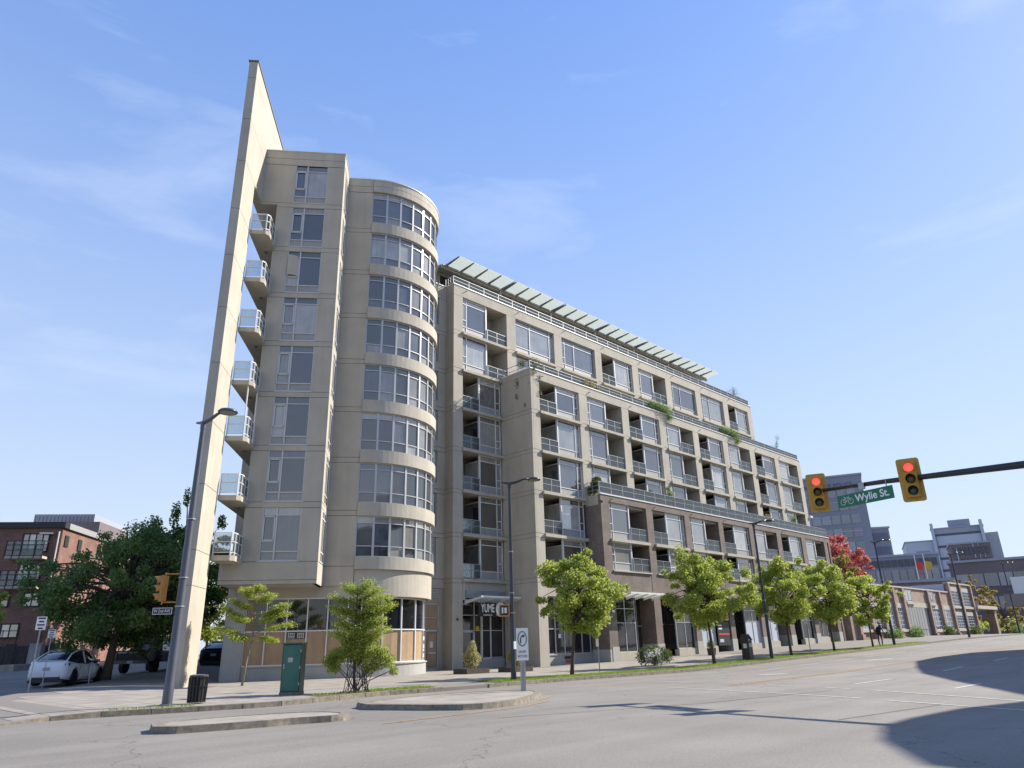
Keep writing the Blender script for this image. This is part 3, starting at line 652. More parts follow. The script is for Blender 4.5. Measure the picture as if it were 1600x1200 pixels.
def window_unit(x0, x1, y, zf, zt, vent='L', wide=False, back=None, side=None):
    b = MB(); win(b, x0, x1, y, zf, zt, .05, .08)
    zl, zh = zf + .55, zt - .45
    b.box(x0, x1, y, y + .07, zl, zl + .05); b.box(x0, x1, y, y + .07, zh, zh + .05)
    vw = .50
    xv = x0 + vw if vent == 'L' else x1 - vw
    b.box(xv - .025, xv + .025, y, y + .07, zf, zt)
    if vent == 'L': b.box(x0, xv, y, y + .07, zl + .55, zl + .6)
    else: b.box(xv, x1, y, y + .07, zl + .55, zl + .6)
    if wide:
        xm = x0 + (x1 - x0) * .38; b.box(xm - .03, xm + .03, y - .01, y + .08, zf, zt)
    if side is not None:       # glazed return into the balcony
        xs_ = side
        b.box(xs_ - .06, xs_ + .06, y - .04, y + .08, zf, zt)
        b.box(xs_ - .03, xs_ + .03, y, back, zh, zh + .05); b.box(xs_ - .03, xs_ + .03, y, back, zf, zf + .08)
    w = Q('window', b, 'white' if side is not None else 'frame')
    ym = y + .05
    if vent == 'L': a, c, d, e = x0 + .04, xv - .02, xv + .02, x1 - .04
    else: d, e, a, c = x0 + .04, xv - .02, xv + .02, x1 - .04
    Q('glass_pane', MB().box(d, e, ym, ym + .01, zl + .03, zh), paneN, w)
    Q('glass_pane', MB().box(a, c, ym, ym + .01, zl + .03, zh), paneN, w)
    Q('glass_transom', MB().box(x0 + .03, x1 - .03, ym, ym + .01, zh + .03, zt - .04), paneN, w)
    Q('spandrel_panel', MB().box(x0 + .03, x1 - .03, ym - .01, ym + .01, zf + .04, zl), 'span', w)
    if side is not None: Q('side_pane', MB().box(side - .01, side + .0, y + .08, back, zf + .05, zh), paneN, w)
    return w
def bay(x0, x1, yf, zf, zt, typ, wallm='stucco', slab=True):
    y = yf + .16; back = yf + 1.75
    if slab: Q('floor_slab', MB().box(x0 - .06, x1 + .05, yf - .17, back + .1, zf - .2, zf), 'slab')
    if typ == 'F':
        window_unit(x0, x1, y, zf + .0, zt, 'R' if int(x0 * 10) % 2 else 'L', True)
        return
    w = x1 - x0
    if typ == 'WB':
        xm = x0 + w * .54; window_unit(x0, xm, y, zf, zt, 'L', side=xm, back=back); bx0, bx1 = xm + .06, x1
    else:
        xm = x1 - w * .56; window_unit(xm, x1, y, zf, zt, 'R', side=xm, back=back); bx0, bx1 = x0, xm - .06
    Q('back_wall', MB().box(bx0, bx1, back, back + .1, zf, zt), wallm)
    dx0, dx1 = (bx0 + .12, bx0 + (bx1 - bx0) * .62) if typ == 'BW' else (bx0 + (bx1 - bx0) * .1, bx0 + (bx1 - bx0) * .6)
    d = MB(); win(d, dx0, dx1, back - .06, zf + .03, zf + 2.3, .06, .06); dd = Q('balcony_door', d, 'frame')
    Q('glass_pane', MB().box(dx0 + .05, dx1 - .05, back - .03, back - .02, zf + .08, zf + 2.25), 'paneD' if random.random() < .25 else paneN, dd)
    rail(bx0 + .02, bx1 - .02, yf + .08, zf, 1.0, 2)
def pillar(x0, x1, yf, z0, levels, zt, m='stucco', depth=1.85, base=None):
    b = MB(); zs = [z0] + [l for l in levels if z0 < l < zt - .3] + [zt]
    for a, c in zip(zs, zs[1:]):
        if m == 'stucco':
            b.box(x0, x1, yf, yf + depth, a + .015, c - .30 if c < zt else c); 
            if c < zt: b.box(x0, x1, yf, yf + depth, c - .275, c - .012)
        else: b.box(x0, x1, yf, yf + depth, a, c)
    p = Q('pillar', b, m)
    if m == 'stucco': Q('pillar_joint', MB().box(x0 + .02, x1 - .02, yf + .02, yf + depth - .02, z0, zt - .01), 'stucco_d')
# ---- A: upper, set-back part
A0, A1x = 30.66, 76.0
AO = [(31.53, 36.12), (37.11, 41.71), (42.68, 47.16), (48.08, 52.74), (53.71, 58.28), (59.27, 63.83), (64.87, 69.49), (70.5, 75.04)]
edges = [A0] + [v for o in AO for v in o] + [A1x]
for i in range(0, len(edges), 2):
    if i == 0: pillar(A0, 31.53, YA, -.3, ZL, 26.15)
    elif i == 2: pillar(36.12, 37.11, YA, 19.0, ZL, 26.15)
    else: pillar(edges[i], edges[i + 1], YA, 20.0, ZL, 26.15)
Q('roof_beam', MB().box(A0, A1x, YA, YA + 1.85, 26.165, 26.98), 'stucco')
Q('parapet_cap', MB().box(A0 - .04, A1x + .04, YA - .05, YA + .3, 26.98, 27.05), 'cap')
Q('parapet_cap', MB().box(A0 - .04, A0 + .3, YA + .3, 37.6, 26.98, 27.05), 'cap')
types = ['WB', 'F', 'F', 'BW', 'WB', 'F', 'F', 'BW']
for (x0, x1), t in zip(AO, types): bay(x0, x1, YA, ZL[6], 26.15, t)
bay(AO[0][0], AO[0][1], YA, ZL[5], ZL[6] - .2, 'WB')
for k in range(0, 5): bay(31.53, 35.38 + .0, YA, ZL[k], ZL[k + 1] - .2, 'BW')
for (x0, x1), t in list(zip(AO, ['', 'F', 'F', 'F', 'F', 'F', 'F', 'F']))[1:]:
    # storey behind the lower terrace: glazing only
    b = MB(); win(b, x0, x1, YA + .2, 20.6, 22.9, .06, .06); w = Q('terrace_window', b, 'frame'); Q('glass_pane', MB().box(x0 + .05, x1 - .05, YA + .23, YA + .24, 20.65, 22.85), paneN, w)
Q('core_wall', MB().box(A0 + .02, A1x - .02, YA + 1.86, 52, -.3, 26.5), 'stucco')
for z in ZL[:7]:
    pass
# drain spouts
b = MB()
for x0, x1 in AO: b.tube([(x0 + .3, YA, 26.72), (x0 + .3, YA - .16, 26.70)], .03, 6)
Q('drain_spouts', b, 'stucco_d')
# end wall A right
Q('side_wall', MB().box(A1x - .3, A1x, YA + .01, 52, 20.0, 26.15), 'stucco')
# parapet railing on A and planting terrace
def long_rail(x0, x1, y, z, h=.75, step=1.4):
    n = max(1, int((x1 - x0) / step)); rail(x0, x1, y, z, h, n, name='parapet_railing')
long_rail(30.75, 75.9, YA + .18, 27.05, .72, 1.55)
b = MB()
for i in range(4): b.box(30.72, 30.76, YA + .2 + i * .28, YA + .24 + i * .28, 27.05, 27.77)
for z in (27.25, 27.5, 27.73): b.box(30.72, 30.76, YA + .2, 37.4, z, z + .04)
Q('parapet_railing', b, 'rail')
# penthouse
Q('penthouse_wall', MB().box(31.2, 70.2, 39.6, 50, 26.5, 29.55), 'stucco')
b = MB(); n = 26
for i in range(n + 1): x = 31.6 + i * 38.2 / n; b.box(x - .04, x + .04, 39.5, 39.6, 26.6, 29.5)
pf = Q('penthouse_window', b, 'frame')
for i in range(n): x = 31.6 + i * 38.2 / n; Q('glass_pane', MB().box(x + .05, x + 1.42, 39.56, 39.58, 26.7, 29.3), 'paneD', pf)
Q('stair_tower_wall', MB().box(27.5, 31.0, 39.2, 46, 26.9, 30.35), 'stucco'); Q('roof_cap', MB().box(27.4, 31.1, 39.1, 46.1, 30.35, 30.42), 'cap')
Q('fascia_beam', MB().box(31.0, 70.1, 38.45, 38.62, 29.30, 29.58), 'stucco'); Q('gutter', MB().box(31.0, 70.1, 38.3, 38.45, 29.42, 29.56), 'span')
Q('canopy_roof', MB().box(31.0, 70.1, 38.6, 50, 29.55, 29.66), 'span')
x = 31.35; cn = 0
for i in range(25):
    wdt = 1.50
    Q('canopy_glass', MB().hexa([(x + .06, 36.75, 29.70), (x + wdt - .06, 36.75, 29.70), (x + wdt - .06, 38.5, 29.62), (x + .06, 38.5, 29.62), (x + .06, 36.75, 29.73), (x + wdt - .06, 36.75, 29.73), (x + wdt - .06, 38.5, 29.65), (x + .06, 38.5, 29.65)]), 'cglass')
    Q('canopy_bracket', MB().hexa([(x - .04, 36.8, 29.62), (x + .04, 36.8, 29.62), (x + .04, 38.6, 29.40), (x - .04, 38.6, 29.40), (x - .04, 36.8, 29.69), (x + .04, 36.8, 29.69), (x + .04, 38.6, 29.61), (x - .04, 38.6, 29.61)]), 'stucco_d')
    x += wdt
    if i in (3, 7, 11, 15, 19):
        Q('canopy_bracket', MB().box(x - .04, x + .04, 36.8, 38.6, 29.5, 29.62), 'stucco_d'); x += .22
for xx in (37.3, 43.6, 49.8, 56.0, 62.2): Q('canopy_post', MB().box(xx - .1, xx + .1, 38.4, 38.6, 26.5, 29.4), 'slab')
# ---- recessed link wall beside the tower
YR = 37.47
for k in range(-1, 7):
    z = ZL[k] if k >= 0 else 4.1; zt = z + 2.95 if k >= 0 else 5.55
    if k >= 0:
        Q('wall_panel', MB().box(29.98, A0, YR, YR + .3, z, zt - .32), 'stucco'); Q('wall_panel', MB().box(26.2, 28.9, YR, YR + .3, z, zt - .32), 'stucco')
        Q('wall_band', MB().box(26.2, A0, YR, YR + .3, zt - .295, zt - .025), 'stucco')
        Q('wall_panel', MB().box(28.9, 29.98, YR + .01, YR + .3, z, z + .42), 'stucco')
        b = MB(); win(b, 28.9, 29.98, YR + .08, z + .42, zt - .33, .05, .08); b.box(28.9, 29.98, YR + .08, YR + .15, zt - .85, zt - .80); w = Q('window', b, 'frame')
        Q('glass_pane', MB().box(28.93, 29.95, YR + .12, YR + .13, z + .45, zt - .36), paneN, w)
    else:
        Q('wall_panel', MB().box(26.2, A0, YR, YR + .3, 4.95, 5.52), 'stucco')
        b = MB()
        for i in range(6): b.box(28.9, 30.2, YR - .02, YR + .05, 4.35 + i * .1, 4.41 + i * .1)
        Q('louvre', b, 'frame')
Q('parapet', MB().box(26.2, A0, YR, YR + .3, 26.2, 27.0), 'stucco'); Q('parapet_cap', MB().box(26.2, A0, YR - .04, YR + .34, 27.0, 27.06), 'cap')
Q('core_wall', MB().box(26.4, A0 + .1, YR + .31, 50, -.3, 26.9), 'stucco_d')
Q('wall_panel', MB().box(26.2, A0, YR + .12, YR + .31, -.3, 4.95), 'stucco')
b = MB(); win(b, 28.35, 30.25, YR, .0, 4.0, .07, .12); b.box(28.35, 30.25, YR, YR + .1, 2.3, 2.42); b.box(28.35, 30.25, YR, YR + .1, 3.1, 3.16); b.box(29.2, 29.28, YR, YR + .1, 0, 2.3)
d = Q('boarded_doorway', b, 'frame')
for a, c, z0, z1 in ((28.42, 30.18, 3.17, 3.94), (28.42, 30.18, 2.43, 3.09), (28.42, 29.18, .5, 2.28), (29.4, 30.1, .25, 2.2)): Q('plywood_board', MB().box(a, c, YR + .05, YR + .08, z0, z1), 'ply', d)
Q('door_notice', MB().box(29.6, 29.85, YR + .03, YR + .045, 1.35, 1.7), 'paper', d); Q('door_bar', MB().box(29.45, 30.05, YR, YR + .04, 1.0, 1.06), 'white', d)
# ground floor at A bay: restaurant front
Q('spandrel_wall', MB().box(31.53, 35.4, YA + .02, YA + .3, 4.85, 5.35), 'stucco')
b = MB()
for i in range(7): b.box(31.8, 35.3, YA - .03, YA + .05, 4.36 + i * .075, 4.41 + i * .075)
Q('louvre', b, 'frame')
Q('wall_panel', MB().box(31.53, 31.72, YA - .05, YA + .3, 4.2, 5.35), 'stucco')
b = MB(); ys_ = YA + .25
for x in (31.6, 32.75, 33.35, 34.2, 35.35): b.box(x - .035, x + .035, ys_, ys_ + .1, 0, 4.3)
for z in (.62, 2.3, 3.25, 4.24): b.box(31.6 if z > 2 else 32.75, 35.4, ys_, ys_ + .09, z, z + .06)
sfr = Q('restaurant_front', b, 'frame')
for a, c in ((31.64, 32.72), (32.79, 33.32), (33.39, 34.17), (34.24, 35.32)):
    Q('shop_glass', MB().box(a, c, ys_ + .05, ys_ + .06, 3.3, 4.24), 'paneD', sfr); Q('shop_glass', MB().box(a, c, ys_ + .05, ys_ + .06, 2.36, 3.25), 'paneD', sfr)
    if a > 32: Q('shop_glass', MB().box(a, c, ys_ + .05, ys_ + .06, .68, 2.3), 'paneD', sfr)
b = MB(); win(b, 31.66, 32.72, ys_ - .02, .03, 2.3, .09, .1); dr = Q('glass_door', b, 'frame', sfr)
Q('shop_glass', MB().box(31.75, 32.63, ys_ + .03, ys_ + .04, .1, 2.2), 'paneD', sfr)
b = MB(); win(b, 33.36, 34.2, ys_ - .06, .55, 3.28, .07, .06); Q('poster_frame', b, 'white', sfr)
Q('low_wall', MB().box(32.75, 35.4, ys_ - .05, ys_ + .1, -.2, .6), 'greyc')
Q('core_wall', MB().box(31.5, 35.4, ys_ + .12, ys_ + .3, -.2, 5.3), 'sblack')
Q('small_notice', MB().box(32.85, 33.15, ys_ - .02, ys_, 2.32, 2.6), 'postyel', sfr)
# left return of B
for k in range(-1, 5):
    z0, z1 = (ZL[k] if k >= 0 else -.3), ZL[k + 1]
    Q('wall_panel', MB().box(35.40, 35.55, YB + .0, YA + .1, z0 + .015, z1 - .30), 'stucco'); Q('wall_band', MB().box(35.40, 35.55, YB + .0, YA + .1, z1 - .275, z1 - .012), 'stucco')
# ---- B: middle part
Q('wall_core', MB().box(35.42, 35.54, YB + .02, YA, -.3, 20.47), 'stucco_d')
BO = [(36.29, 40.79), (41.76, 46.26), (47.20, 51.71), (52.69, 57.14), (58.10, 62.55), (63.54, 67.94), (68.99, 73.46), (74.38, 78.92)]
bed = [35.56] + [v for o in BO for v in o] + [79.82]
for i in range(0, len(bed), 2): pillar(bed[i], bed[i + 1], YB, -.3 if i == 0 else 11.0, ZL, 19.75)
Q('roof_beam', MB().box(35.56, 79.82, YB, YB + 1.85, 19.765, 20.48), 'stucco'); Q('wall_panel', MB().box(35.4, 35.55, YB, YA + .1, 20.30, 20.48), 'stucco'); Q('parapet_cap', MB().box(35.36, 79.86, YB - .05, YB + .3, 20.48, 20.55), 'cap'); Q('parapet_cap', MB().box(35.36, 35.66, YB + .3, YA, 20.48, 20.55), 'cap')
Q('terrace_floor', MB().box(35.5, 79.8, YB + 1.8, YA + .3, 19.8, 20.1), 'slab')
b = MB()
for x0, x1 in BO: b.tube([(x0 + .3, YB, 20.1), (x0 + .3, YB - .16, 20.08)], .03, 6)
for x0, x1 in [(42.0, 1), (47.5, 1), (52.9, 1), (58.3, 1), (63.9, 1), (69.5, 1)]: b.tube([(x0 + .3, YC, 11.4), (x0 + .3, YC - .16, 11.37)], .03, 6)
Q('drain_spouts', b, 'stucco_d')
bt = ['BW', 'WB', 'BW', 'WB', 'BW', 'WB', 'BW', 'WB']
for j, ((x0, x1), t) in enumerate(zip(BO, bt)):
    for k in range(5):
        if k < 2 and j > 0: continue
        bay(x0, x1, YB, ZL[k], 19.75 if k == 4 else ZL[k + 1] - .2, t)
Q('core_wall', MB().box(35.6, 78.9, YB + 1.86, YA + 1.8, -.3, 19.9), 'stucco')
long_rail(35.5, 79.7, YB + .15, 20.55, .62, 1.55)
b = MB()
for z in (20.75, 21.13): b.box(35.45, 35.49, YB + .2, YA, z, z + .04)
for i in range(4): b.box(35.45, 35.49, YB + .2 + i, YB + .24 + i, 20.55, 21.17)
Q('parapet_railing', b, 'rail')
# B bay 1 shopfront
x0, x1 = 35.56, 41.0
Q('low_wall', MB().box(36.2, 41.06, YB + .3, YB + .5, -.3, .68), 'greyc'); Q('sill', MB().box(36.2, 41.06, YB + .24, YB + .5, .68, .74), 'greyc')
b = MB()
for x in (36.4, 37.3, 38.2, 39.1, 40.0, 40.9): b.box(x - .035, x + .035, YB + .32, YB + .42, .74, 4.4)
for z in (.74, 2.3, 3.25, 4.34): b.box(36.4, 40.9, YB + .33, YB + .41, z, z + .05)
sfr = Q('shopfront_frame', b, 'frame')
for i in range(5):
    a = 36.43 + i * .9
    for z0, z1 in ((.8, 2.3), (2.35, 3.25), (3.3, 4.34)): Q('shop_glass', MB().box(a, a + .84, YB + .36, YB + .37, z0, z1), 'paneD', sfr)
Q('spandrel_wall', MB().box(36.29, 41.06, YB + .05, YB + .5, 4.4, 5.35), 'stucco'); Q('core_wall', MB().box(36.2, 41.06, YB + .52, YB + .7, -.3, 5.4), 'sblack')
Q('painted_number', MB().box(38.05, 38.75, YB + .285, YB + .3, .42, .60), 'sblack'); Q('painted_number', MB().box(38.15, 38.85, YB + .285, YB + .3, .20, .36), 'postred')
Q('window_notice', MB().box(37.6, 37.85, YB + .335, YB + .345, 1.75, 2.0), 'paper')
# ---- C: brick front
Q('brick_return', MB().box(41.06, 41.3, YC + .001, YB + .3, .95, 11.0), 'brickB'); Q('base_return', MB().box(41.03, 41.3, YC, YB + .3, -.3, .945), 'greyc'); Q('concrete_band', MB().box(41.04, 41.3, YC + .25, YB + .2, 10.9, 11.62), 'slab')
CO = [(42.01, 46.67), (47.53, 52.12), (52.90, 57.54), (58.30, 63.07), (63.92, 68.55), (69.49, 74.08), (74.99, 79.6)]
ced = [41.06] + [v for o in CO for v in o] + [81.09]
for i in range(0, len(ced), 2):
    a, c = ced[i], ced[i + 1]; h = H(a)
    if i == 0: a = 41.305
    if i == len(ced) - 2: c = 80.4
    Q('brick_pillar', MB().box(a, c, YC, YC + 1.7, h + .95, 11.17), 'brickB'); Q('pillar_base', MB().box(a - .03, c + .03, YC - .03, YC + 1.7, -.3, h + .95), 'greyc')
Q('brick_pillar', MB().box(80.75, 81.09, YC, YC + 1.7, .5, 11.17), 'brickB')
Q('brick_parapet', MB().box(41.06, 81.09, YC, YC + .24, 11.172, 11.66), 'brickB'); Q('parapet_cap', MB().box(41.02, 81.13, YC - .05, YC + .3, 11.66, 11.73), 'cap')
Q('terrace_floor', MB().box(41.3, 81.0, YC + .24, YB + .1, 11.0, 11.35), 'slab')
Q('soffit', MB().box(41.3, 81.0, YC + .25, YC + 1.8, 11.175, 11.3), 'stucco')
ct = ['WB', 'BW', 'WB', 'BW', 'WB', 'BW', 'WB']
for (x0, x1), t in zip(CO, ct):
    bay(x0, x1, YC, ZL[1], 11.17, t); 
    # sill window on brick for first floor
    bay(x0, x1, YC, ZL[0] + .72, ZL[1] - .2, t, slab=False)
    Q('brick_spandrel', MB().box(x0, x1, YC + .02, YC + .3, 4.55, ZL[0] + .62), 'brickB'); Q('stone_sill', MB().box(x0 - .04, x1 + .04, YC - .10, YC + .3, ZL[0] + .62, ZL[0] + .72), 'slab')
Q('core_wall', MB().box(41.3, 81.0, YC + 1.86, YB + 1.8, -.3, 11.1), 'stucco')
Q('core_wall', MB().box(79.0, 81.0, YB + 1.0, 50, -.3, 11.1), 'brickB')
long_rail(41.15, 81.0, YC + .14, 11.73, .92, 1.4)
b = MB()
for z in (12.0, 12.3, 12.62): b.box(41.1, 41.14, YC + .2, YB, z, z + .035)
b.box(41.1, 41.14, YC + .14, YC + .18, 11.73, 12.65); b.box(41.1, 41.14, YC + .7, YC + .74, 11.73, 12.65)
Q('parapet_railing', b, 'rail')
# C shopfronts
for j, ((x0, x1), t) in enumerate(zip(CO, ct)):
    h = H(x0); zt = 4.5 + h * .3; w = x1 - x0
    if t == 'WB': a, c, d, e = x0, x0 + w * .52, x0 + w * .52, x1
    else: d, e, a, c = x0, x0 + w * .45, x0 + w * .45, x1
    Q('base_wall', MB().box(a, c, YC + .1, YC + .5, -.3, h + .55), 'slab')
    b = MB(); win(b, a, c, YC + .2, h + .55, zt, .06, .1); n = 2
    for i in range(1, n): b.box(a + (c - a) * i / n - .03, a + (c - a) * i / n + .03, YC + .2, YC + .29, h + .55, zt)
    for z in (2.55 + h * .6, 3.55 + h * .4): b.box(a, c, YC + .21, YC + .28, z, z + .05)
    b.box(d, e, YC + 1.30, YC + 1.4, zt - .08, zt); b.box(d + .5, d + .58, YC + 1.3, YC + 1.4, h, zt); b.box(e - .6, e - .52, YC + 1.3, YC + 1.4, h, zt); b.box(d, e, YC + 1.3, YC + 1.4, h + 2.3, h + 2.38)
    sf = Q('shopfront_frame', b, 'frame')
    for i in range(n):
        p, q = a + (c - a) * i / n + .04, a + (c - a) * (i + 1) / n - .04
        for z0, z1 in ((h + .6, 2.55 + h * .6), (2.6 + h * .6, 3.55 + h * .4), (3.6 + h * .4, zt - .05)):
            mm = 'paneD'
            if j in (2, 3, 4) and z0 < 1.6: mm = 'farg2'
            Q('shop_glass', MB().box(p, q, YC + .24, YC + .25, z0, z1), mm, sf)
    for p, q in ((d + .02, d + .48), (d + .6, e - .62), (e - .5, e - .02)): Q('shop_glass', MB().box(p, q, YC + 1.34, YC + 1.35, h + .06, zt - .1), 'paneD', sf)
    if t == 'WB': Q('glazed_return', MB().box(c - .03, c, YC + .3, YC + 1.3, h + .5, zt), 'paneD', sf)
    else: Q('glazed_return', MB().box(a, a + .03, YC + .3, YC + 1.3, h + .5, zt), 'paneD', sf)
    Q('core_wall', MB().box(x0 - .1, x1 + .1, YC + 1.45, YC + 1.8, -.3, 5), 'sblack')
    Q('ceiling_panel', MB().box(x0, x1, YC + .3, YC + 1.5, zt + .0, zt + .06), 'stucco')
# posters between the third and fourth bay
Q('poster', MB().box(55.3, 56.15, YC + .0, YC + .05, 2.9, 4.15), 'postred'); Q('poster', MB().box(56.2, 57.3, YC + .0, YC + .05, 2.9, 4.15), 'postyel')
Q('poster', MB().box(54.7, 55.4, YC + .1, YC + .15, 3.3, 4.6), 'postbl')
Q('poster', MB().box(55.4, 57.3, YC + .05, YC + .1, .95, 2.8), 'sblack')
text('4', 1.1, 'swhite', block, frame_mat((55.75 - 56, YC - .02 - 40, 3.5), (1, 0, 0)), 'poster_figure', bold=.02)
for z_ in (2.45, 2.2): Q('poster_print', MB().box(55.55, 56.1, YC + .03, YC + .05, z_, z_ + .12), 'paper')
Q('poster_print', MB().box(55.5, 57.2, YC + .03, YC + .05, 1.75, 1.9), 'postred'); Q('poster_print', MB().box(55.6, 56.2, YC + .03, YC + .05, 1.2, 1.45), 'farg2')
# glass canopies over the shops
def canopy(x0, x1, yb, z, dep=1.5):
    b = MB(); n = max(2, int((x1 - x0) / 1.0))
    for i in range(n + 1): x = x0 + (x1 - x0) * i / n; b.hexa([(x - .03, yb - dep, z + .10), (x + .03, yb - dep, z + .10), (x + .03, yb, z - .22), (x - .03, yb, z - .22), (x - .03, yb - dep, z + .17), (x + .03, yb - dep, z + .17), (x + .03, yb, z + .0), (x - .03, yb, z + .0)])
    b.box(x0, x1, yb - dep - .04, yb - dep + .03, z + .13, z + .24); b.box(x0, x1, yb - .1, yb, z - .05, z + .06)
    c = Q('entrance_canopy', b, 'white')
    for i in range(n):
        a, e = x0 + (x1 - x0) * i / n + .05, x0 + (x1 - x0) * (i + 1) / n - .05
        Q('glass_panel', MB().hexa([(a, yb - dep, z + .18), (e, yb - dep, z + .18), (e, yb, z + .02), (a, yb, z + .02), (a, yb - dep, z + .20), (e, yb - dep, z + .20), (e, yb, z + .04), (a, yb, z + .04)]), 'cglass', c)
canopy(31.7, 35.3, YA, 4.15, 1.6); canopy(42.2, 46.4, YC, 4.45, 1.2); canopy(58.5, 63.0, YC, 4.7, 1.2); canopy(69.6, 74.0, YC, 4.9, 1.2); canopy(75.4, 79.5, YC, 4.9, 1.2)
# wall lamps
b = MB()
for x_ in (41.5, 57.9): b.lathe((x_, YC - .12, 3.35), [(.09, 0), (.12, .07), (.06, .16)], 10)
Q('wall_lamp', b, 'white')
Q('bulkhead_lamp', MB().lathe((31.05, YA - .05, 2.95), [(.07, 0), (.07, .1)], 10), 'sblack')
Q('camera_lamp', MB().box(79.9, 80.5, YB - .2, YB + .1, 14.0, 14.2), 'white')
# terrace doors already glazed; terrace furniture and planters
# restaurant sign hanging below the canopy
at(33, 35.6, 0)
sg = empty('hanging_sign', (33, 35.6, 3.0), 0, 'black sign reading YUME beside a round white disc, hung below the canopy', 'sign')
at(33, 35.6, 3.0)
MB().box(32.0, 33.55, 35.56, 35.64, 3.15, 4.0).build('sign_board', 'sblack', sg)
MB().lathe((33.95, 35.52, 3.6), [(.42, 0), (.45, .03), (.45, .12), (.42, .15)], 28, 'y').build('round_disc', 'swhite', sg)
text('YUME', .72, 'swhite', sg, frame_mat((32.78 - 33, 35.54 - 35.6, .64), (1, 0, 0)), 'lettering', sx=.62, bold=.012)
b = MB()
for i in range(9): b.box(32.42 + i * .085, 32.47 + i * .085, 35.55, 35.56, 3.21, 3.27)
b.build('small_print', 'swhite', sg)
b = MB()
for i in range(22):
    a = i * 2.4; r = .07 * math.sqrt(i) ; b.lathe((33.95 + r * math.cos(a), 35.49, 3.6 + r * math.sin(a)), [(.03, 0), (.03, .02)], 5, 'y')
b.build('disc_pattern', 'navy', sg)
for x in (32.2, 33.4): MB().tube([(x, 35.6, 4.0), (x, 35.6, 4.22)], .012, 5).build('hanger', 'rail', sg)
# ------------------------------------------------------------------ street lamps
def lamp(x, y, label, H_=8.05, m='pole', r0=.105, r1=.06, dirv=(.72, -.69), group='tall street lamps along the kerb'):
    z = GW(x, y); at(x, y, z)
    e = empty('street_lamp', (x, y, z), label=label, cat='street lamp', group=group)
    b = MB(); b.tube([(x, y, z), (x, y, z + .5), (x, y, z + .52), (x, y, z + H_)], [r0 * 1.06, r0 * 1.05, r0, r1], 16, cap=False); b.build('pole', m, e, smooth=True)
    MB().lathe((x, y, z), [(r0 * 1.5, 0), (r0 * 1.5, .04), (r0 * 1.2, .06)], 12).build('base_plate', m, e)
    dx, dy = dirv; p = lambda d, h: (x + dx * d, y + dy * d, z + H_ + h)
    b = MB(); b.tube([p(-.35, .14), p(0, .08), p(.3, .14), p(.62, .26), p(.85, .28)], [.03, .07, .06, .045, .035], 8); b.build('arm', m, e, smooth=True)
    MB().tube([(x, y, z + H_ - .12), (x, y, z + H_ + .12)], .085, 10).build('collar', m, e)
    hd = MB().lathe(p(1.1, .24), [(.10, .10), (.24, .06), (.30, 0), (.28, -.035)], 18).build('lamp_head', m, e, smooth=True)
    c = p(1.1, .24); MB().lathe((c[0], c[1], c[2] - .045), [(.22, 0), (.22, .012)], 18).build('lens', 'cglass', hd)
    for h in (2.6, 3.4, 5.1): MB().lathe((x, y, z + h), [(r0 * 1.02, 0), (r0 * 1.02, .035)], 12).build('steel_band', 'galv', e)
    return e
l1 = lamp(8.2, 21.95, 'large blue-grey lamp post at the corner carrying an orange traffic signal', 8.05, 'pole1', .128, .075, dirv=(.26, -.966))
l2 = lamp(21.85, 22.2, 'dark lamp post beside the right turn sign, with a pedestrian signal on it', 8.0)
l3 = lamp(43.5, 21.9, 'dark lamp post between the second and third street trees')
l4 = lamp(64.5, 21.9, 'dark lamp post with a person crouching behind it, past the last street tree')
l5 = lamp(85.8, 21.9, 'dark lamp post in front of the brick warehouse with the garage door')
l6 = lamp(107.2, 21.9, 'farthest dark lamp post at the right, in front of the brown office block')

# ------------------------------------------------------------------ traffic signals
def signal(name, pos, facing, label, cat='traffic light', m='yell', lit=True, group=None, sc=1.0):
    at(0, 0, 0); e = empty(name, pos, label=label, cat=cat, group=group)
    f = Vector((facing[0], facing[1], 0)).normalized(); e.rotation_euler = (0, 0, math.atan2(f.x, -f.y))   # local -y faces the viewer
    # rounded backboard
    def rr(w, h, r, y0, y1):
        pts = []
        for cx_, cz_, a0 in ((w - r, h - r, 0), (-w + r, h - r, 90), (-w + r, -h + r, 180), (w - r, -h + r, 270)):
            for k in range(4): a = R(a0 + k * 30); pts.append((cx_ + r * math.cos(a), cz_ + r * math.sin(a)))
        n = len(pts); return MB().add([(p[0] * sc, y0 * sc, p[1] * sc) for p in pts] + [(p[0] * sc, y1 * sc, p[1] * sc) for p in pts], [tuple(range(n)), tuple(range(2 * n - 1, n - 1, -1))] + [(i, (i + 1) % n, n + (i + 1) % n, n + i) for i in range(n)])
    rr(.29, .61, .07, .0, .03).build('backboard', m, e)
    rr(.175, .50, .04, -.13, -.005).build('housing', m, e); rr(.16, .48, .04, .03, .14).build('housing_back', m, e)
    for i, z in enumerate((.33, 0, -.33)):
        z *= sc
        l_ = MB().lathe((0, -.15 * sc, z), [(.125 * sc, .02), (.125 * sc, 0), (.09 * sc, -.02), (.03 * sc, -.03)], 20, 'y').build('lens', ['red' if lit else 'sblack', 'lensy', 'lensg'][i], e, smooth=True)
        V = []; F = []; n = 18
        for k in range(n + 1):     # open visor: tube cut away at the bottom
            a = R(-50 + 280 * k / n); c, s_ = math.cos(a), math.sin(a)
            for r, y, sh in ((.142, -.13, 0), (.142, -.13 - .24 * (.55 + .45 * max(0, s_)), -.015), (.132, -.13 - .24 * (.55 + .45 * max(0, s_)), -.015), (.132, -.13, 0)): V.append((r * c * sc, y * sc, z + r * s_ * sc + sh))
        for k in range(n):
            for q in range(3): F.append((k * 4 + q, (k + 1) * 4 + q, (k + 1) * 4 + q + 1, k * 4 + q + 1))
        MB().add(V, F).build('visor', m, e, smooth=False)
    return e
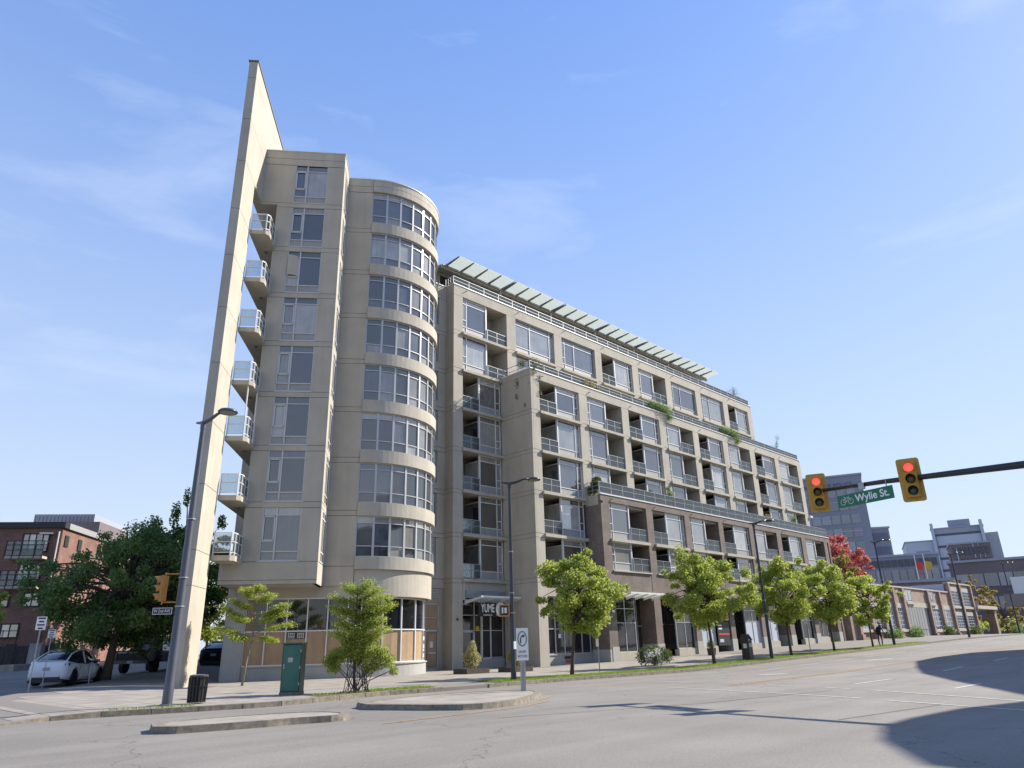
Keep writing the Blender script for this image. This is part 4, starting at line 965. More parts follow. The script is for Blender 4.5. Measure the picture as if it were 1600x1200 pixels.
toC = lambda x, y: (-x, -y)
at(22.4, 7.5, 5.4)
ma = empty('mast_arm', (20.3, -.6, G(20.3, -.6)), label='long dark mast arm reaching in from the right above the road', cat='signal mast arm')
at(20.3, -.6, G(20.3, -.6))
MB().tube([(22.75, 9.2, 5.72), (22.1, 6.9, 5.55), (21.1, 3.33, 5.22), (20.3, -.4, 4.95)], [.055, .07, .095, .12], 12).build('arm', 'black', ma, smooth=True)
MB().tube([(20.3, -.6, -.12), (20.3, -.6, 5.6)], [.2, .14], 14).build('pole', 'black', ma, smooth=True)
sn = signal('traffic_light', (22.73, 9.12, 5.66), toC(22.8, 9.3), 'yellow traffic light showing red at the tip of the mast arm', group='red traffic lights on the mast arm')
sn2 = signal('traffic_light', (21.83, 6.12, 5.43), toC(21.9, 6.1), 'yellow traffic light showing red, right of the green street name sign', group='red traffic lights on the mast arm')
# street name sign on the arm
dv = Vector((22.06 - 22.55, 6.70 - 8.47, 0)).normalized(); P0 = Vector((22.31, 7.56, 5.21)) + Vector((-.12, 0, 0))
at(*P0); ns = empty('street_name_sign', P0, label='green sign reading Wylie St. with a white bicycle, hanging from the mast arm', cat='street sign')
nrm = dv.cross(Vector((0, 0, 1))); nrm = nrm if nrm.dot(-P0) > 0 else -nrm
hl, hh = .92, .185
pts = [P0 - dv * hl - Vector((0, 0, hh)), P0 + dv * hl - Vector((0, 0, hh)), P0 + dv * hl - Vector((0, 0, hh)) - nrm * .02, P0 - dv * hl - Vector((0, 0, hh)) - nrm * .02]
MB().hexa([tuple(p) for p in pts] + [tuple(p + Vector((0, 0, 2 * hh))) for p in pts]).build('sign_plate', 'green', ns)
text('Wylie St.', .30, 'swhite', ns, frame_mat(tuple(dv * .25 + nrm * .005 + Vector((0, 0, .005))), tuple(dv)), 'lettering', bold=.006)
b = MB()
def loc(u, w): return tuple(P0 + dv * u + nrm * .01 + Vector((0, 0, w)))
for cu in (-.72, -.46):
    ring = [loc(cu + .085 * math.cos(a * R(24)), -.03 + .085 * math.sin(a * R(24))) for a in range(16)]; b.tube(ring, .008, 5)
for q in ([(-.72, -.03), (-.65, .08), (-.52, .08), (-.60, -.03), (-.72, -.03)], [(-.60, -.03), (-.66, .12), (-.69, .12)], [(-.46, -.03), (-.53, .12), (-.49, .13)], [(-.65, .08), (-.52, .08)]):
    b.tube([loc(*p) for p in q], .008, 5)
b.build('bicycle_symbol', 'swhite', ns)
for u in (-.35, .75): MB().tube([tuple(P0 + dv * u + Vector((0, 0, hh))), tuple(P0 + dv * u + Vector((0.02, 0, hh + .18)))], .015, 6).build('hanger', 'galv', ns)
MB().box(P0.x - .05, P0.x + .1, P0.y - .05, P0.y + .1, P0.z + .25, P0.z + .42).build('bracket', 'galv', ns)
# side-on signal + street sign on the corner post
px, py = 8.2, 21.95
cs = signal('traffic_light', (px - .40, py + .33, 3.13), (-.95, .3), 'orange traffic light seen from the side on the corner lamp post', m='orange', lit=False, sc=.72)
at(px, py, 0)
b = MB(); b.tube([(px, py, 3.53), (px - .4, py + .33, 3.53)], .02, 6); b.tube([(px, py, 2.74), (px - .4, py + .33, 2.74)], .02, 6); o = b.build('signal_bracket', 'orange', None, (px, py, 0)); o.parent = l1; o.location = (0, 0, 0)
a0 = Vector((px - .06, py + .05, 2.50)); dd = Vector((-.76, .65, 0)).normalized()
at(*a0); s2 = empty('street_name_sign', a0, label='small dark street name sign reading W 2nd AVE under the orange signal', cat='street sign')
n2 = Vector((-.35, -.93, 0)).normalized(); n2 = (n2 - dd * n2.dot(dd)).normalized()
q = [a0 + dd * .12, a0 + dd * .66, a0 + dd * .66 - n2 * .02, a0 + dd * .12 - n2 * .02]
MB().hexa([tuple(p - Vector((0, 0, .09))) for p in q] + [tuple(p + Vector((0, 0, .09))) for p in q]).build('sign_plate', 'swhite', s2)
q = [a0 + dd * .135 + n2 * .004, a0 + dd * .645 + n2 * .004, a0 + dd * .645, a0 + dd * .135]
MB().hexa([tuple(p - Vector((0, 0, .075))) for p in q] + [tuple(p + Vector((0, 0, .075))) for p in q]).build('sign_face', 'navy', s2)
text('W 2nd AVE', .12, 'swhite', s2, frame_mat(tuple(dd * .39 + n2 * .012), tuple(-dd)), 'lettering', sx=.78)
# pedestrian signal on lamp 2
px, py = 21.85, 22.2
at(px, py, 0); ps_ = empty('pedestrian_signal', (px, py, 2.5), label='orange pedestrian signal box on the dark lamp post in front of the restaurant', cat='pedestrian signal'); at(px, py, 2.5)
u_ = Vector((-.71, .70, 0)); f_ = Vector((-.70, -.71, 0)); c = Vector((px, py, 2.72)) + u_ * .33
def obox(c, hu, hf, hz): return [tuple(c + u_ * a * hu + f_ * b_ * hf + Vector((0, 0, d * hz))) for d in (-1, 1) for a, b_ in ((-1, -1), (1, -1), (1, 1), (-1, 1))]
MB().hexa(obox(c, .22, .1, .24)).build('housing', 'orange', ps_); MB().hexa(obox(c + f_ * .105, .17, .01, .19)).build('screen', 'sblack', ps_)
MB().hexa(obox(c + f_ * .12 - u_ * .06, .05, .006, .11)).build('hand_symbol', 'paper', ps_); MB().hexa(obox(c + f_ * .12 + u_ * .07, .035, .006, .12)).build('digits', 'paper', ps_)
for z in (2.95, 2.5): MB().tube([(px, py, z), tuple(c + Vector((0, 0, z - 2.72)))], .02, 6).build('bracket', 'orange', ps_)
MB().box(px - .08, px + .08, py - .16, py - .1, 1.2, 1.5).build('push_button', 'paper', ps_)

# ------------------------------------------------------------------ signs and posts
sx_, sy_ = 17.1, 16.95; at(sx_, sy_, 0)
e = empty('road_sign', (sx_, sy_, 0), label='white EXCEPT BICYCLES sign with green ring and black turn arrow on a grey post', cat='road sign')
u_ = Vector((.70, -.71, 0)); f_ = Vector((-.71, -.70, 0))
c = Vector((sx_, sy_, 1.37)) + f_ * .1; MB().hexa(obox(c, .19, .012, .48)).build('sign_plate', 'swhite', e)
MB().hexa(obox(Vector((sx_, sy_, .43)), .085, .07, .45)).build('post', 'galv', e); MB().hexa(obox(Vector((sx_, sy_, .43)) + f_ * .072, .03, .006, .40)).build('post_channel', 'span', e)
MB().hexa(obox(Vector((sx_, sy_, 1.0)), .03, .03, .5)).build('upper_post', 'galv', e)
b = MB(); cc = c + f_ * .02 + Vector((0, 0, .16))
b.tube([tuple(cc + u_ * .135 * math.cos(a * R(12)) + Vector((0, 0, .215 * math.sin(a * R(12))))) for a in range(31)], .014, 5); b.build('green_ring', 'green', e)
b = MB(); b.tube([tuple(cc + u_ * p[0] + Vector((0, 0, p[1]))) for p in ((-.05, -.13), (-.05, .0), (-.03, .06), (.03, .085))], .017, 6)
b.tube([tuple(cc + u_ * p[0] + Vector((0, 0, p[1]))) for p in ((.02, .085), (.09, .085))], [.05, .002], 6); b.build('arrow', 'sblack', e)
for s_, z in (('EXCEPT', -.23), ('BICYCLES', -.36)): text(s_, .095, 'sblack', e, frame_mat(tuple(c + f_ * .016 + Vector((0, 0, z)) - Vector((sx_, sy_, 0))), tuple(u_)), 'lettering', sx=.72)
# parking signs
def postsign(x, y, h, label, plates, double=False, m='galv', w=.15, pw=.02, fd=None, z=None):
    z = GW(x, y) if z is None else z; at(x, y, z); e = empty('post_sign', (x, y, z), label=label, cat='sign post')
    f = Vector(fd or (-x, -y, 0)).normalized(); u = Vector((-f.y, f.x, 0))
    def ob(c, hu, hf, hz): return [tuple(c + u * a * hu + f * b_ * hf + Vector((0, 0, d * hz))) for d in (-1, 1) for a, b_ in ((-1, -1), (1, -1), (1, 1), (-1, 1))]
    MB().hexa(ob(Vector((x, y, z + h / 2)), pw, pw, h / 2)).build('post', m, e)
    for (z0, z1, mm) in plates:
        MB().hexa(ob(Vector((x, y, z + (z0 + z1) / 2)) + f * .04, w, .008, (z1 - z0) / 2)).build('sign_plate', 'swhite', e)
        if mm:
            n = 4
            for i in range(n): MB().hexa(ob(Vector((x, y, z + z0 + (z1 - z0) * (i + .5) / n)) + f * .052, w * (.5 + .25 * (i % 2)), .004, (z1 - z0) / n * .22)).build('sign_print', mm, e)
    return e
postsign(7.55, 34.3, 2.8, 'white parking sign on a thin metal post at the left edge of the plaza', [(2.28, 2.78, 'navy')], w=.17)
postsign(8.75, 37.6, 2.4, 'second thin metal sign post just behind the parking sign at the left', [(2.0, 2.35, 'navy')], w=.14, pw=.018)
postsign(28.6, 23.2, 2.45, 'thin grey sign post seen edge-on in the verge before the dark brick pillar', [(1.9, 2.35, None), (1.2, 1.55, None)], w=.12, fd=(-.93, .35, 0))
postsign(51.2, 22.9, 2.5, 'thin post with a narrow sign among the far street trees', [(1.9, 2.3, None)], w=.1, fd=(-.93, .3, 0))

# green utility cabinet
x, y = 12.45, 22.95; at(x, y, 0)
e = empty('utility_cabinet', (x, y, 0), R(-44), 'tall green metal utility cabinet on the pavement in front of the boarded shop windows', 'utility cabinet')
o_ = [0, 0, 0]
def LB(name, args, m, par=e): return MB().box(*args).build(name, m, par, o_)
LB('plinth', (-.30, .34, -.30, .30, 0, .1), 'kerb'); LB('body', (-.29, .33, -.27, .27, .1, 1.56), 'gboxd'); dr = LB('door', (-.26, .30, -.295, -.27, .14, 1.52), 'gbox'); LB('roof', (-.31, .35, -.31, .29, 1.56, 1.60), 'gbox')
LB('handle', (-.22, -.19, -.32, -.295, .8, .95), 'galv', dr); LB('notice', (-.305, -.29, -.05, .0, 1.05, 1.25), 'paper'); LB('stain', (-.10, .06, -.298, -.295, 1.0, 1.14), 'galv', dr)
for z in (.3, .8, 1.3): LB('hinge', (.29, .32, -.31, -.29, z, z + .08), 'galv')
# litter bin
x, y = 9.0, 21.95; at(x, y, 0)
e = empty('litter_bin', (x, y, 0), label='round black slatted litter bin beside the corner lamp post', cat='litter bin')
MB().lathe((x, y, .06), [(.19, 0), (.20, .5), (.20, .66)], 20).build('liner', 'sblack', e)
for i in range(18):
    a = i * R(20); r1, r2 = .225, .245
    MB().tube([(x + r1 * math.cos(a), y + r1 * math.sin(a), .04), (x + r2 * math.cos(a), y + r2 * math.sin(a), .45), (x + r2 * math.cos(a), y + r2 * math.sin(a), .70)], .019, 5).build('slat', 'black', e)
for z in (.05, .45, .70): MB().lathe((x, y, z), [(.25, 0), (.255, .03), (.2, .035)], 20).build('hoop', 'black', e)
MB().lathe((x, y, .73), [(.25, 0), (.25, .03), (.14, .05)], 20).build('rim', 'pole1', e)
# bike racks (hoops)
def rack(x, y, label):
    z = GW(x, y); at(x, y, z); e = empty('bike_rack', (x, y, z), label=label, cat='bike rack', group='steel hoop bike racks')
    MB().tube([(x, y, z), (x, y, z + .85)], .025, 8).build('post', 'galv', e)
    MB().tube([(x + .17 * math.cos(a * R(20)) * .75, y - .17 * math.cos(a * R(20)) * .66, z + .62 + .27 * math.sin(a * R(20))) for a in range(19)], .018, 6).build('ring', 'galv', e)
rack(33.3, 22.9, 'steel ring bike rack in the verge in front of the brick shops'); rack(10.9, 38.9, 'steel ring bike rack beside the parked white car')
# black waste bin by third lamp
x, y = 42.1, 22.7; z = GW(x, y); at(x, y, z)
e = empty('waste_bin', (x, y, z), label='tall black bin with slanted hood and white labels near the poster window', cat='waste bin')
MB().box(x - .22, x + .22, y - .25, y + .25, z, z + 1.15).build('body', 'black', e); MB().hexa([(x - .25, y - .3, z + 1.15), (x + .25, y - .3, z + 1.15), (x + .25, y + .28, z + 1.15), (x - .25, y + .28, z + 1.15), (x - .2, y - .1, z + 1.5), (x + .2, y - .1, z + 1.5), (x + .2, y + .2, z + 1.5), (x - .2, y + .2, z + 1.5)]).build('hood', 'black', e)
for d in (-.1, .1): MB().box(x + d - .06, x + d + .06, y - .262, y - .25, z + .75, z + .98).build('label_sticker', 'paper', e)
MB().box(x - .232, x - .22, y - .12, y + .1, z + .7, z + .95).build('label_sticker', 'paper', e)

# ------------------------------------------------------------------ vegetation
def leaves_mesh(name, clumps, n, size, m, parent, org, flat=1.0, seed=1, droop=0.0, shell=.5, up=0.0):
    r = np.random.default_rng(seed); cl = np.array([c[:3] for c in clumps], float); rad = np.array([[c[3], c[3], c[3] * (c[4] if len(c) > 4 else flat)] for c in clumps], float)
    w = (rad[:, 0] ** 2) * (rad[:, 2] / rad[:, 0]) ** .5; w /= w.sum(); idx = r.choice(len(cl), n, p=w)
    d = r.normal(size=(n, 3)); d /= np.linalg.norm(d, axis=1)[:, None]; rr = r.uniform(0, 1, n) ** shell; rr *= r.uniform(.82, 1.15, n)
    p = cl[idx] + d * rad[idx] * rr[:, None]
    a = r.normal(size=(n, 3)); a[:, 2] = a[:, 2] * (1 - up) ; a /= np.linalg.norm(a, axis=1)[:, None]; b_ = np.cross(a, r.normal(size=(n, 3))); b_ /= np.linalg.norm(b_, axis=1)[:, None]
    if up > 0: b_ = np.cross(a, np.array([0, 0, 1.0]) + r.normal(size=(n, 3)) * .35); b_ /= np.linalg.norm(b_, axis=1)[:, None]
    s = size * r.uniform(.6, 1.3, n)[:, None]
    v = np.empty((n, 4, 3)); v[:, 0] = p - a * s * .5; v[:, 1] = p + b_ * s * .32; v[:, 2] = p + a * s * .5; v[:, 3] = p - b_ * s * .32
    v -= np.array(org); v = v.reshape(-1, 3)
    me = bpy.data.meshes.new(name); me.vertices.add(len(v)); me.vertices.foreach_set('co', v.ravel().astype(np.float32))
    me.loops.add(4 * n); me.loops.foreach_set('vertex_index', np.arange(4 * n, dtype=np.int32)); me.polygons.add(n); me.polygons.foreach_set('loop_start', np.arange(0, 4 * n, 4, dtype=np.int32)); me.polygons.foreach_set('loop_total', np.full(n, 4, dtype=np.int32)); me.update(); me.validate()
    me.materials.append(M[m]); o = bpy.data.objects.new(name, me); col.objects.link(o)
    if parent: o.parent = parent
    return o
def limbs(b, base, top, clumps, r0, r, n=7):
    for c in clumps:
        c0 = Vector(c[:3]); t = r.uniform(.25, 1.0); s = Vector(base).lerp(Vector(top), t); mid = s.lerp(c0, .5) + Vector((0, 0, .12 * (c0 - s).length))
        b.tube([s, mid, c0], [r0 * (1.1 - .5 * t), r0 * .5, r0 * .15], n - 2, cap=False)
def crown_clumps(c, rx, rz, n, r, rc=(.35, .55), taper=0.25):
    out = []
    for i in range(n):
        a = i * 2.399963 + r.uniform(-.35, .35); h = -1 + 2 * (i + .5) / n; q = math.sqrt(max(0.02, 1 - h * h)) * (1 - taper * max(0, -h)); j = r.uniform(.4, 1.02)
        out.append((c[0] + rx * q * math.cos(a) * j, c[1] + rx * q * math.sin(a) * j, c[2] + rz * h * r.uniform(.6, 1.05), rx * r.uniform(rc[0] * .75, rc[1]) * .74, r.uniform(.45, .8)))
        if j > .75 or i % 3 == 0:      # loose outer sprig
            k = r.uniform(1.0, 1.28); out.append((c[0] + rx * q * math.cos(a) * k, c[1] + rx * q * math.sin(a) * k, c[2] + rz * h * r.uniform(.8, 1.2) + .1, rx * r.uniform(.08, .18), r.uniform(.5, 1.1)))
    return out
def tree(x, y, label, cz, rx, rz, n, size, lm, trunk_h, r0=.09, bark='bark', nc=22, seed=1, lean=(0, 0), group=None, name='street_tree', extra=None, rc=(.28, .48), z=None, cat='tree'):
    r = np.random.default_rng(seed); z = GW(x, y) if z is None else z; at(x, y, z)
    e = empty(name, (x, y, z), label=label, cat=cat, group=group); c = (x + lean[0], y + lean[1], z + cz)
    cl = crown_clumps(c, rx, rz, nc, r, rc); cl += [(x + q[0], y + q[1], z + q[2], q[3], q[4] if len(q) > 4 else .8) for q in (extra or [])]
    top = (x + lean[0] * .8, y + lean[1] * .8, z + cz + rz * .3); b = MB(); tb = (x + lean[0] * .3, y + lean[1] * .3, z + trunk_h)
    b.tube([(x, y, z - .1), (x + lean[0] * .1, y + lean[1] * .1, z + trunk_h * .4), tb, top], [r0 * 1.25, r0, r0 * .85, r0 * .25], 9); limbs(b, tb, top, cl, r0 * .55, r)
    b.build('trunk', bark, e, smooth=True); leaves_mesh('crown', cl, n, size, lm, e, (x, y, z), seed=seed + 5)
    return e
GT = 'young lime green street trees along the verge'
tree(26.0, 22.7, 'lime green street tree with leaning trunk, nearest the restaurant and the lamp post', 3.45, 1.95, 1.8, 26000, .12, 'leafL', 1.5, .085, seed=11, lean=(.75, -.1), group=GT, nc=32, extra=[(1.0, .0, 5.1, .5), (-.6, .6, 4.6, .6), (1.9, -1.2, 3.6, .6)])
tree(38.2, 22.7, 'lime green street tree with a spike on top, before the nearest brick shopfronts', 3.9, 2.2, 1.85, 32000, .125, 'leafL', 1.7, .09, seed=12, lean=(-.1, .2), group=GT, nc=36, extra=[(-.9, .9, 5.9, .45, 1.6), (.0, .2, 5.4, .6), (1.9, -1.6, 3.6, .7)])
tree(47.6, 22.6, 'lime green street tree directly behind the third lamp post', 3.9, 2.4, 1.9, 28000, .13, 'leafL', 1.7, .085, seed=13, group=GT, nc=34, extra=[(0, .2, 5.5, .6)])
tree(54.2, 22.5, 'lime green street tree standing just left of the smallest one in the row', 4.0, 2.45, 1.9, 24000, .14, 'leafL', 1.7, .08, seed=14, group=GT, nc=34, extra=[(-.2, .1, 5.6, .6)])
tree(61.0, 22.3, 'smallest and farthest lime green street tree, next to the brick warehouse', 3.5, 2.1, 1.8, 14000, .17, 'leafL', 1.6, .07, seed=15, group=GT, nc=28)
# layered young tree in front of the boarded shop
r = np.random.default_rng(31); x, y = 14.8, 31.45; at(x, y, 0)
e = empty('young_tree', (x, y, 0), label='slender young tree with flat layered lime branches in front of the tower shopfront', cat='tree')
cl = []; b = MB(); top = (x - .05, y + .1, 4.0); b.tube([(x - .05, y, -.1), (x + .05, y, 1.0), (x + .18, y - .1, 1.9), (x + .2, y - .1, 2.8), (x + .1, y, 4.05)], [.055, .05, .042, .03, .01], 8)
U = Vector((.91, -.42, 0)); Fw = Vector((-.42, -.91, 0))
for (u0, u1, z0, z1) in ((0, -1.55, 1.95, 2.35), (0, -1.2, 2.3, 3.15), (0, -.9, 2.9, 3.5), (0, 1.5, 2.1, 2.45), (0, 1.35, 2.5, 3.3), (0, 1.0, 2.0, 1.75), (0, -.7, 1.75, 1.95), (0, .6, 3.2, 3.7), (0, -.45, 3.4, 3.95), (0, .1, 3.7, 4.1), (0, 1.4, 2.9, 2.9), (0, -.8, 2.5, 2.75), (0, .9, 2.3, 2.85)):
    for sgn in (0, 1):
        fw = r.uniform(-.6, .6); p1 = Vector((x + .15, y - .1, z1)) + U * u1 + Fw * fw; p0 = Vector((x + .17, y - .1, z0))
        b.tube([p0, p0.lerp(p1, .5) + Vector((0, 0, .04)), p1], [.02, .012, .004], 5, cap=False)
        for k in range(4):
            q = p0.lerp(p1, .45 + .17 * k); cl.append((q.x + r.uniform(-.08, .08), q.y + r.uniform(-.08, .08), q.z + r.uniform(-.02, .05), r.uniform(.22, .42), .38))
b.build('trunk', 'barkL', e, smooth=True); leaves_mesh('crown', cl, 17000, .075, 'leafL', e, (x, y, 0), seed=31, up=.55)
# dogwood-like tree + shrub beneath
x, y = 14.35, 22.2; at(x, y, 0); r = np.random.default_rng(33)
e = empty('young_tree', (x, y, 0), label='bushier layered lime green tree rising out of the shrub before the tower storefront', cat='tree'); cl = []; b = MB()
b.tube([(x, y, -.1), (x - .05, y, 1.2), (x - .05, y + .05, 2.4), (x - .05, y, 3.5)], [.05, .045, .03, .008], 8); U = Vector((.78, -.62, 0)); Fw = Vector((-.62, -.78, 0))
for (u1, z0, z1) in ((-.95, 2.4, 2.75), (1.15, 2.3, 2.8), (-.85, 2.8, 3.05), (1.05, 2.7, 3.05), (-.45, 3.1, 3.45), (.35, 3.1, 3.55), (.7, 2.9, 3.3), (.75, 2.5, 2.6), (-.6, 2.6, 2.6), (-.65, 1.9, 2.25), (.85, 1.9, 2.3), (-.75, 1.6, 1.9), (1.0, 1.6, 2.0), (-.4, 1.3, 1.6), (.7, 1.4, 1.75), (.2, 2.2, 2.5), (.1, 1.6, 2.0)):
    for sgn in range(2):
        fw = r.uniform(-.5, .5); p1 = Vector((x, y, z1)) + U * u1 + Fw * fw; p0 = Vector((x - .04, y, z0)); b.tube([p0, p1], [.016, .004], 5, cap=False)
        for k in range(4): q = p0.lerp(p1, .3 + .22 * k); cl.append((q.x, q.y, q.z + r.uniform(-.03, .03), r.uniform(.2, .4), .5))
b.build('trunk', 'bark', e, smooth=True); leaves_mesh('crown', cl, 24000, .06, 'leafL', e, (x, y, 0), seed=35, up=.45)
def shrub(x, y, label, clumps, n, size, m, stems=8, z=None, seed=3, spread=.25, name='shrub', cat='shrub', group=None, up=0.0, sr=.014):
    z = GW(x, y) if z is None else z; at(x, y, z); e = empty(name, (x, y, z), label=label, cat=cat, group=group); r = np.random.default_rng(seed)
    cl = [(x + c[0], y + c[1], z + c[2], *c[3:]) for c in clumps]
    if stems:
        b = MB()
        for i in range(stems):
            c = cl[i % len(cl)]; s = (x + r.uniform(-spread, spread), y + r.uniform(-spread, spread), z - .02); mid = ((s[0] * .7 + c[0] * .3) + r.uniform(-.05, .05), (s[1] * .7 + c[1] * .3), z + (c[2] - z) * .5)
            b.tube([s, mid, (c[0] + r.uniform(-.1, .1), c[1] + r.uniform(-.1, .1), c[2] + c[3] * .3)], [sr, sr * .8, sr * .4], 5, cap=False)
        b.build('stems', 'bark', e)
    leaves_mesh('foliage', cl, n, size, m, e, (x, y, z), seed=seed, up=up); return e
shrub(14.3, 22.0, 'open multi-stemmed shrub with bare lower branches, just right of the green cabinet',
      [(-.55, .45, 1.15, .3), (-.3, .25, 1.25, .3), (0, 0, 1.3, .32), (.3, -.25, 1.25, .32), (.6, -.5, 1.2, .3), (.8, -.65, .95, .24), (-.75, .6, 1.0, .22), (.5, -.4, .85, .22), (.15, .1, 1.05, .25), (.95, -.75, .65, .16), (-.1, .2, 1.4, .25), (-.6, .5, .8, .25), (.3, -.2, .75, .25)], 11000, .06, 'leafL', 30, seed=4, spread=.45)
# planters with shrubs
def planter(x, y, label, sl, m, scale=1.0):
    z = GW(x, y); at(x, y, z); e = empty('planter', (x, y, z), label=label, cat='planter')
    for i in range(4):
        zz = z + i * .065
        MB().box(x - .8, x + .8, y - .55, y - .50, zz, zz + .06).build('plank', 'bark', e); MB().box(x - .8, x - .75, y - .5, y + .5, zz, zz + .06).build('plank', 'bark', e)
        MB().box(x - .8, x + .8, y + .50, y + .55, zz, zz + .06).build('plank', 'bark', e)
    MB().box(x - .74, x + .8, y - .5, y + .5, z, z + .22).build('soil', 'soil', e)
    shrub(x, y, sl, [(0, 0, .45, .42), (0, 0, .75, .38), (.05, 0, 1.05, .28), (.1, 0, 1.3, .16), (-.2, .1, .6, .3), (.25, -.1, .6, .3)], 3000, .09, m, 3, z=z + .2, seed=int(x * 10), name='potted_shrub')
planter(26.9, 30.5, 'low wooden planter box on the pavement nearest the boarded doorway', 'rounded yellow variegated shrub in the planter by the restaurant door', 'leafP')
planter(29.4, 29.7, 'low wooden planter box hidden behind the lamp post and the turn sign', 'taller bronze and yellow shrub in the planter behind the lamp post', 'leafO')
shrub(36.9, 25.9, 'white flowering shrub in the bed in front of the brick shops', [(-.6, .2, .5, .5), (0, 0, .65, .55), (.6, -.1, .6, .5), (1.1, -.2, .5, .4), (-.2, -.3, .4, .4)], 4800, .09, 'leafM', 4, seed=21)
shrub(36.5, 25.6, 'white blossom cluster on the flowering shrub', [(-.4, 0, .6, .35), (.1, -.2, .7, .3), (.3, 0, .4, .3)], 520, .08, 'flow', 0, seed=22, name='blossom_cluster', cat='blossom')
for i, (x, y) in enumerate(((49.6, 29.6), (54.0, 29.2))):
    z = GW(x, y); at(x, y, z); e = empty('plant_pot', (x, y, z), label=['dark pot outside the shops holding a small clipped bush', 'dark square pot with a round bush farther along the shops'][i], cat='plant pot')
    MB().lathe((x, y, z), [(.28, 0), (.34, .5)], 12).build('pot', 'black', e); shrub(x, y, ['small clipped dark bush in the nearer pot', 'small round dark bush in the farther pot'][i], [(0, 0, .25, .33)], 800, .08, 'leafD', 0, z=z + .5, seed=40 + i, name='potted_bush')
# roof and terrace plants
def roofplant(x, y, z, label, cl, n, m, size=.1, stems=6, seed=1, up=0.0): shrub(x, y, label, cl, n, size, m, stems, z=z, seed=seed, name='terrace_plant', cat='plant', spread=.2, sr=.012)
roofplant(74.0, 37.4, 27.1, 'thin twiggy shrub at the far end of the top roof', [(-1.2, 0, .9, .7), (-.2, 0, 1.1, .8), (.8, 0, .9, .7), (0, 0, 1.7, .5)], 1300, 'leafM', .07, 40, 51)
roofplant(77.6, 35.0, 20.6, 'tall thin spray of a plant on the middle roof terrace at the right end', [(0, 0, 1.3, .3, 2), (.4, 0, 2.0, .3, 2), (.7, 0, 2.7, .3, 1.4), (-1.0, 0, .9, .6)], 500, 'leafM', .09, 12, 52)
roofplant(36.2, 33.9, 20.6, 'trailing plant spilling over the corner of the middle terrace', [(-.7, .6, .5, .4), (0, 0, .5, .5), (.7, 0, .4, .4), (-.5, -.5, -.3, .22, 2.0), (-.72, -.3, -1.2, .14, 3), (.1, -.48, -.8, .15, 3), (-.9, .9, -1.0, .16, 3), (-.9, 1.0, -2.0, .12, 3), (.2, -.48, -1.8, .1, 3), (-.85, .2, -2.8, .08, 3)], 1500, 'leafM', .09, 10, 53)
roofplant(42.4, 33.7, 20.6, 'small bronze bush on the middle terrace left of the hanging bushes', [(-.5, 0, .3, .4), (.3, 0, .3, .4), (1.2, 0, .2, .35)], 1100, 'leafO', .08, 6, 54)
roofplant(52.2, 33.6, 20.6, 'dense dark green bush hanging over the middle terrace railing, left of its twin', [(-1.4, 0, .5, .4), (-.7, 0, .45, .5), (.1, 0, .35, .6), (.8, -.1, .2, .6), (1.2, -.2, -.3, .4)], 4200, 'leafD', .08, 6, 55)
roofplant(64.4, 33.6, 20.6, 'dense dark green bush hanging over the middle terrace railing, nearer the far end', [(-1.4, 0, .5, .4), (-.7, 0, .45, .5), (.1, 0, .35, .6), (.8, -.1, .2, .6), (1.2, -.2, -.3, .4)], 4200, 'leafD', .08, 6, 56)
roofplant(41.6, 32.9, 11.7, 'spiky green palm-like plant at the corner of the lower terrace', [(0, 0, .9, .5, .7), (0, 0, 1.2, .4, .6), (0, .2, .6, .4), (-.1, .5, .4, .4)], 1500, 'leafM', .16, 6, 57)
roofplant(51.0, 32.8, 11.7, 'dark green bush standing at the lower terrace railing', [(0, 0, .6, .45), (.1, 0, 1.2, .4), (0, 0, 1.7, .25)], 1500, 'leafD', .09, 6, 58)
roofplant(68.3, 32.8, 11.7, 'bush with yellow tips on the lower terrace, right of the middle', [(0, 0, .6, .4), (.1, 0, 1.1, .35)], 800, 'leafO', .09, 6, 59)
roofplant(74.2, 32.8, 11.7, 'dark small tree in a pot near the far end of the lower terrace', [(0, 0, .8, .35), (.0, 0, 1.4, .35)], 900, 'leafD', .09, 6, 60)
roofplant(32.2, 37.6, 27.0, 'green plants behind the railing at the near corner of the top roof', [(0, 0, .5, .4), (.9, 0, .45, .4), (1.7, 0, .4, .4)], 1200, 'leafM', .08, 8, 61)
# closed patio umbrella and seats on terraces
at(58.9, 34.0, 11.35); e = empty('patio_umbrella', (58.9, 34.0, 11.35), label='closed black patio umbrella on the lower terrace', cat='umbrella')
MB().tube([(58.9, 34, 11.35), (58.9, 34, 13.9)], .025, 6).build('pole', 'black', e); MB().tube([(58.9, 34, 12.3), (58.9, 34, 12.8), (58.9, 34, 13.8)], [.22, .16, .03], 8).build('canopy', 'black', e)
def chair(x, y, z, rz, label):
    at(0, 0, 0); e = empty('patio_chair', (x, y, z), rz, label, 'chair', 'dark patio chairs on the balconies')
    MB().box(-.24, .24, -.24, .24, .4, .45).build('seat', 'black', e); MB().box(-.24, .24, .2, .25, .45, .9).build('backrest', 'black', e)
    for a in (-.21, .21):
        for c in (-.21, .21): MB().box(a - .02, a + .02, c - .02, c + .02, 0, .4).build('leg', 'black', e)
for i, (x, y, z, l) in enumerate(((37.0, 34.4, ZL[1], 'dark patio chair on the left end of the second storey balcony'), (37.9, 34.5, ZL[1], 'dark patio chair on the right end of the second storey balcony'), (45.6, 33.1, ZL[1], 'dark chair on the top brick balcony nearest the corner'), (49.0, 33.2, ZL[1], 'dark chair on the second brick balcony from the corner'), (32.6, 37.5, ZL[4], 'dark patio chair on the balcony above the lamp head'))): chair(x, y, z, .4 * i, l)
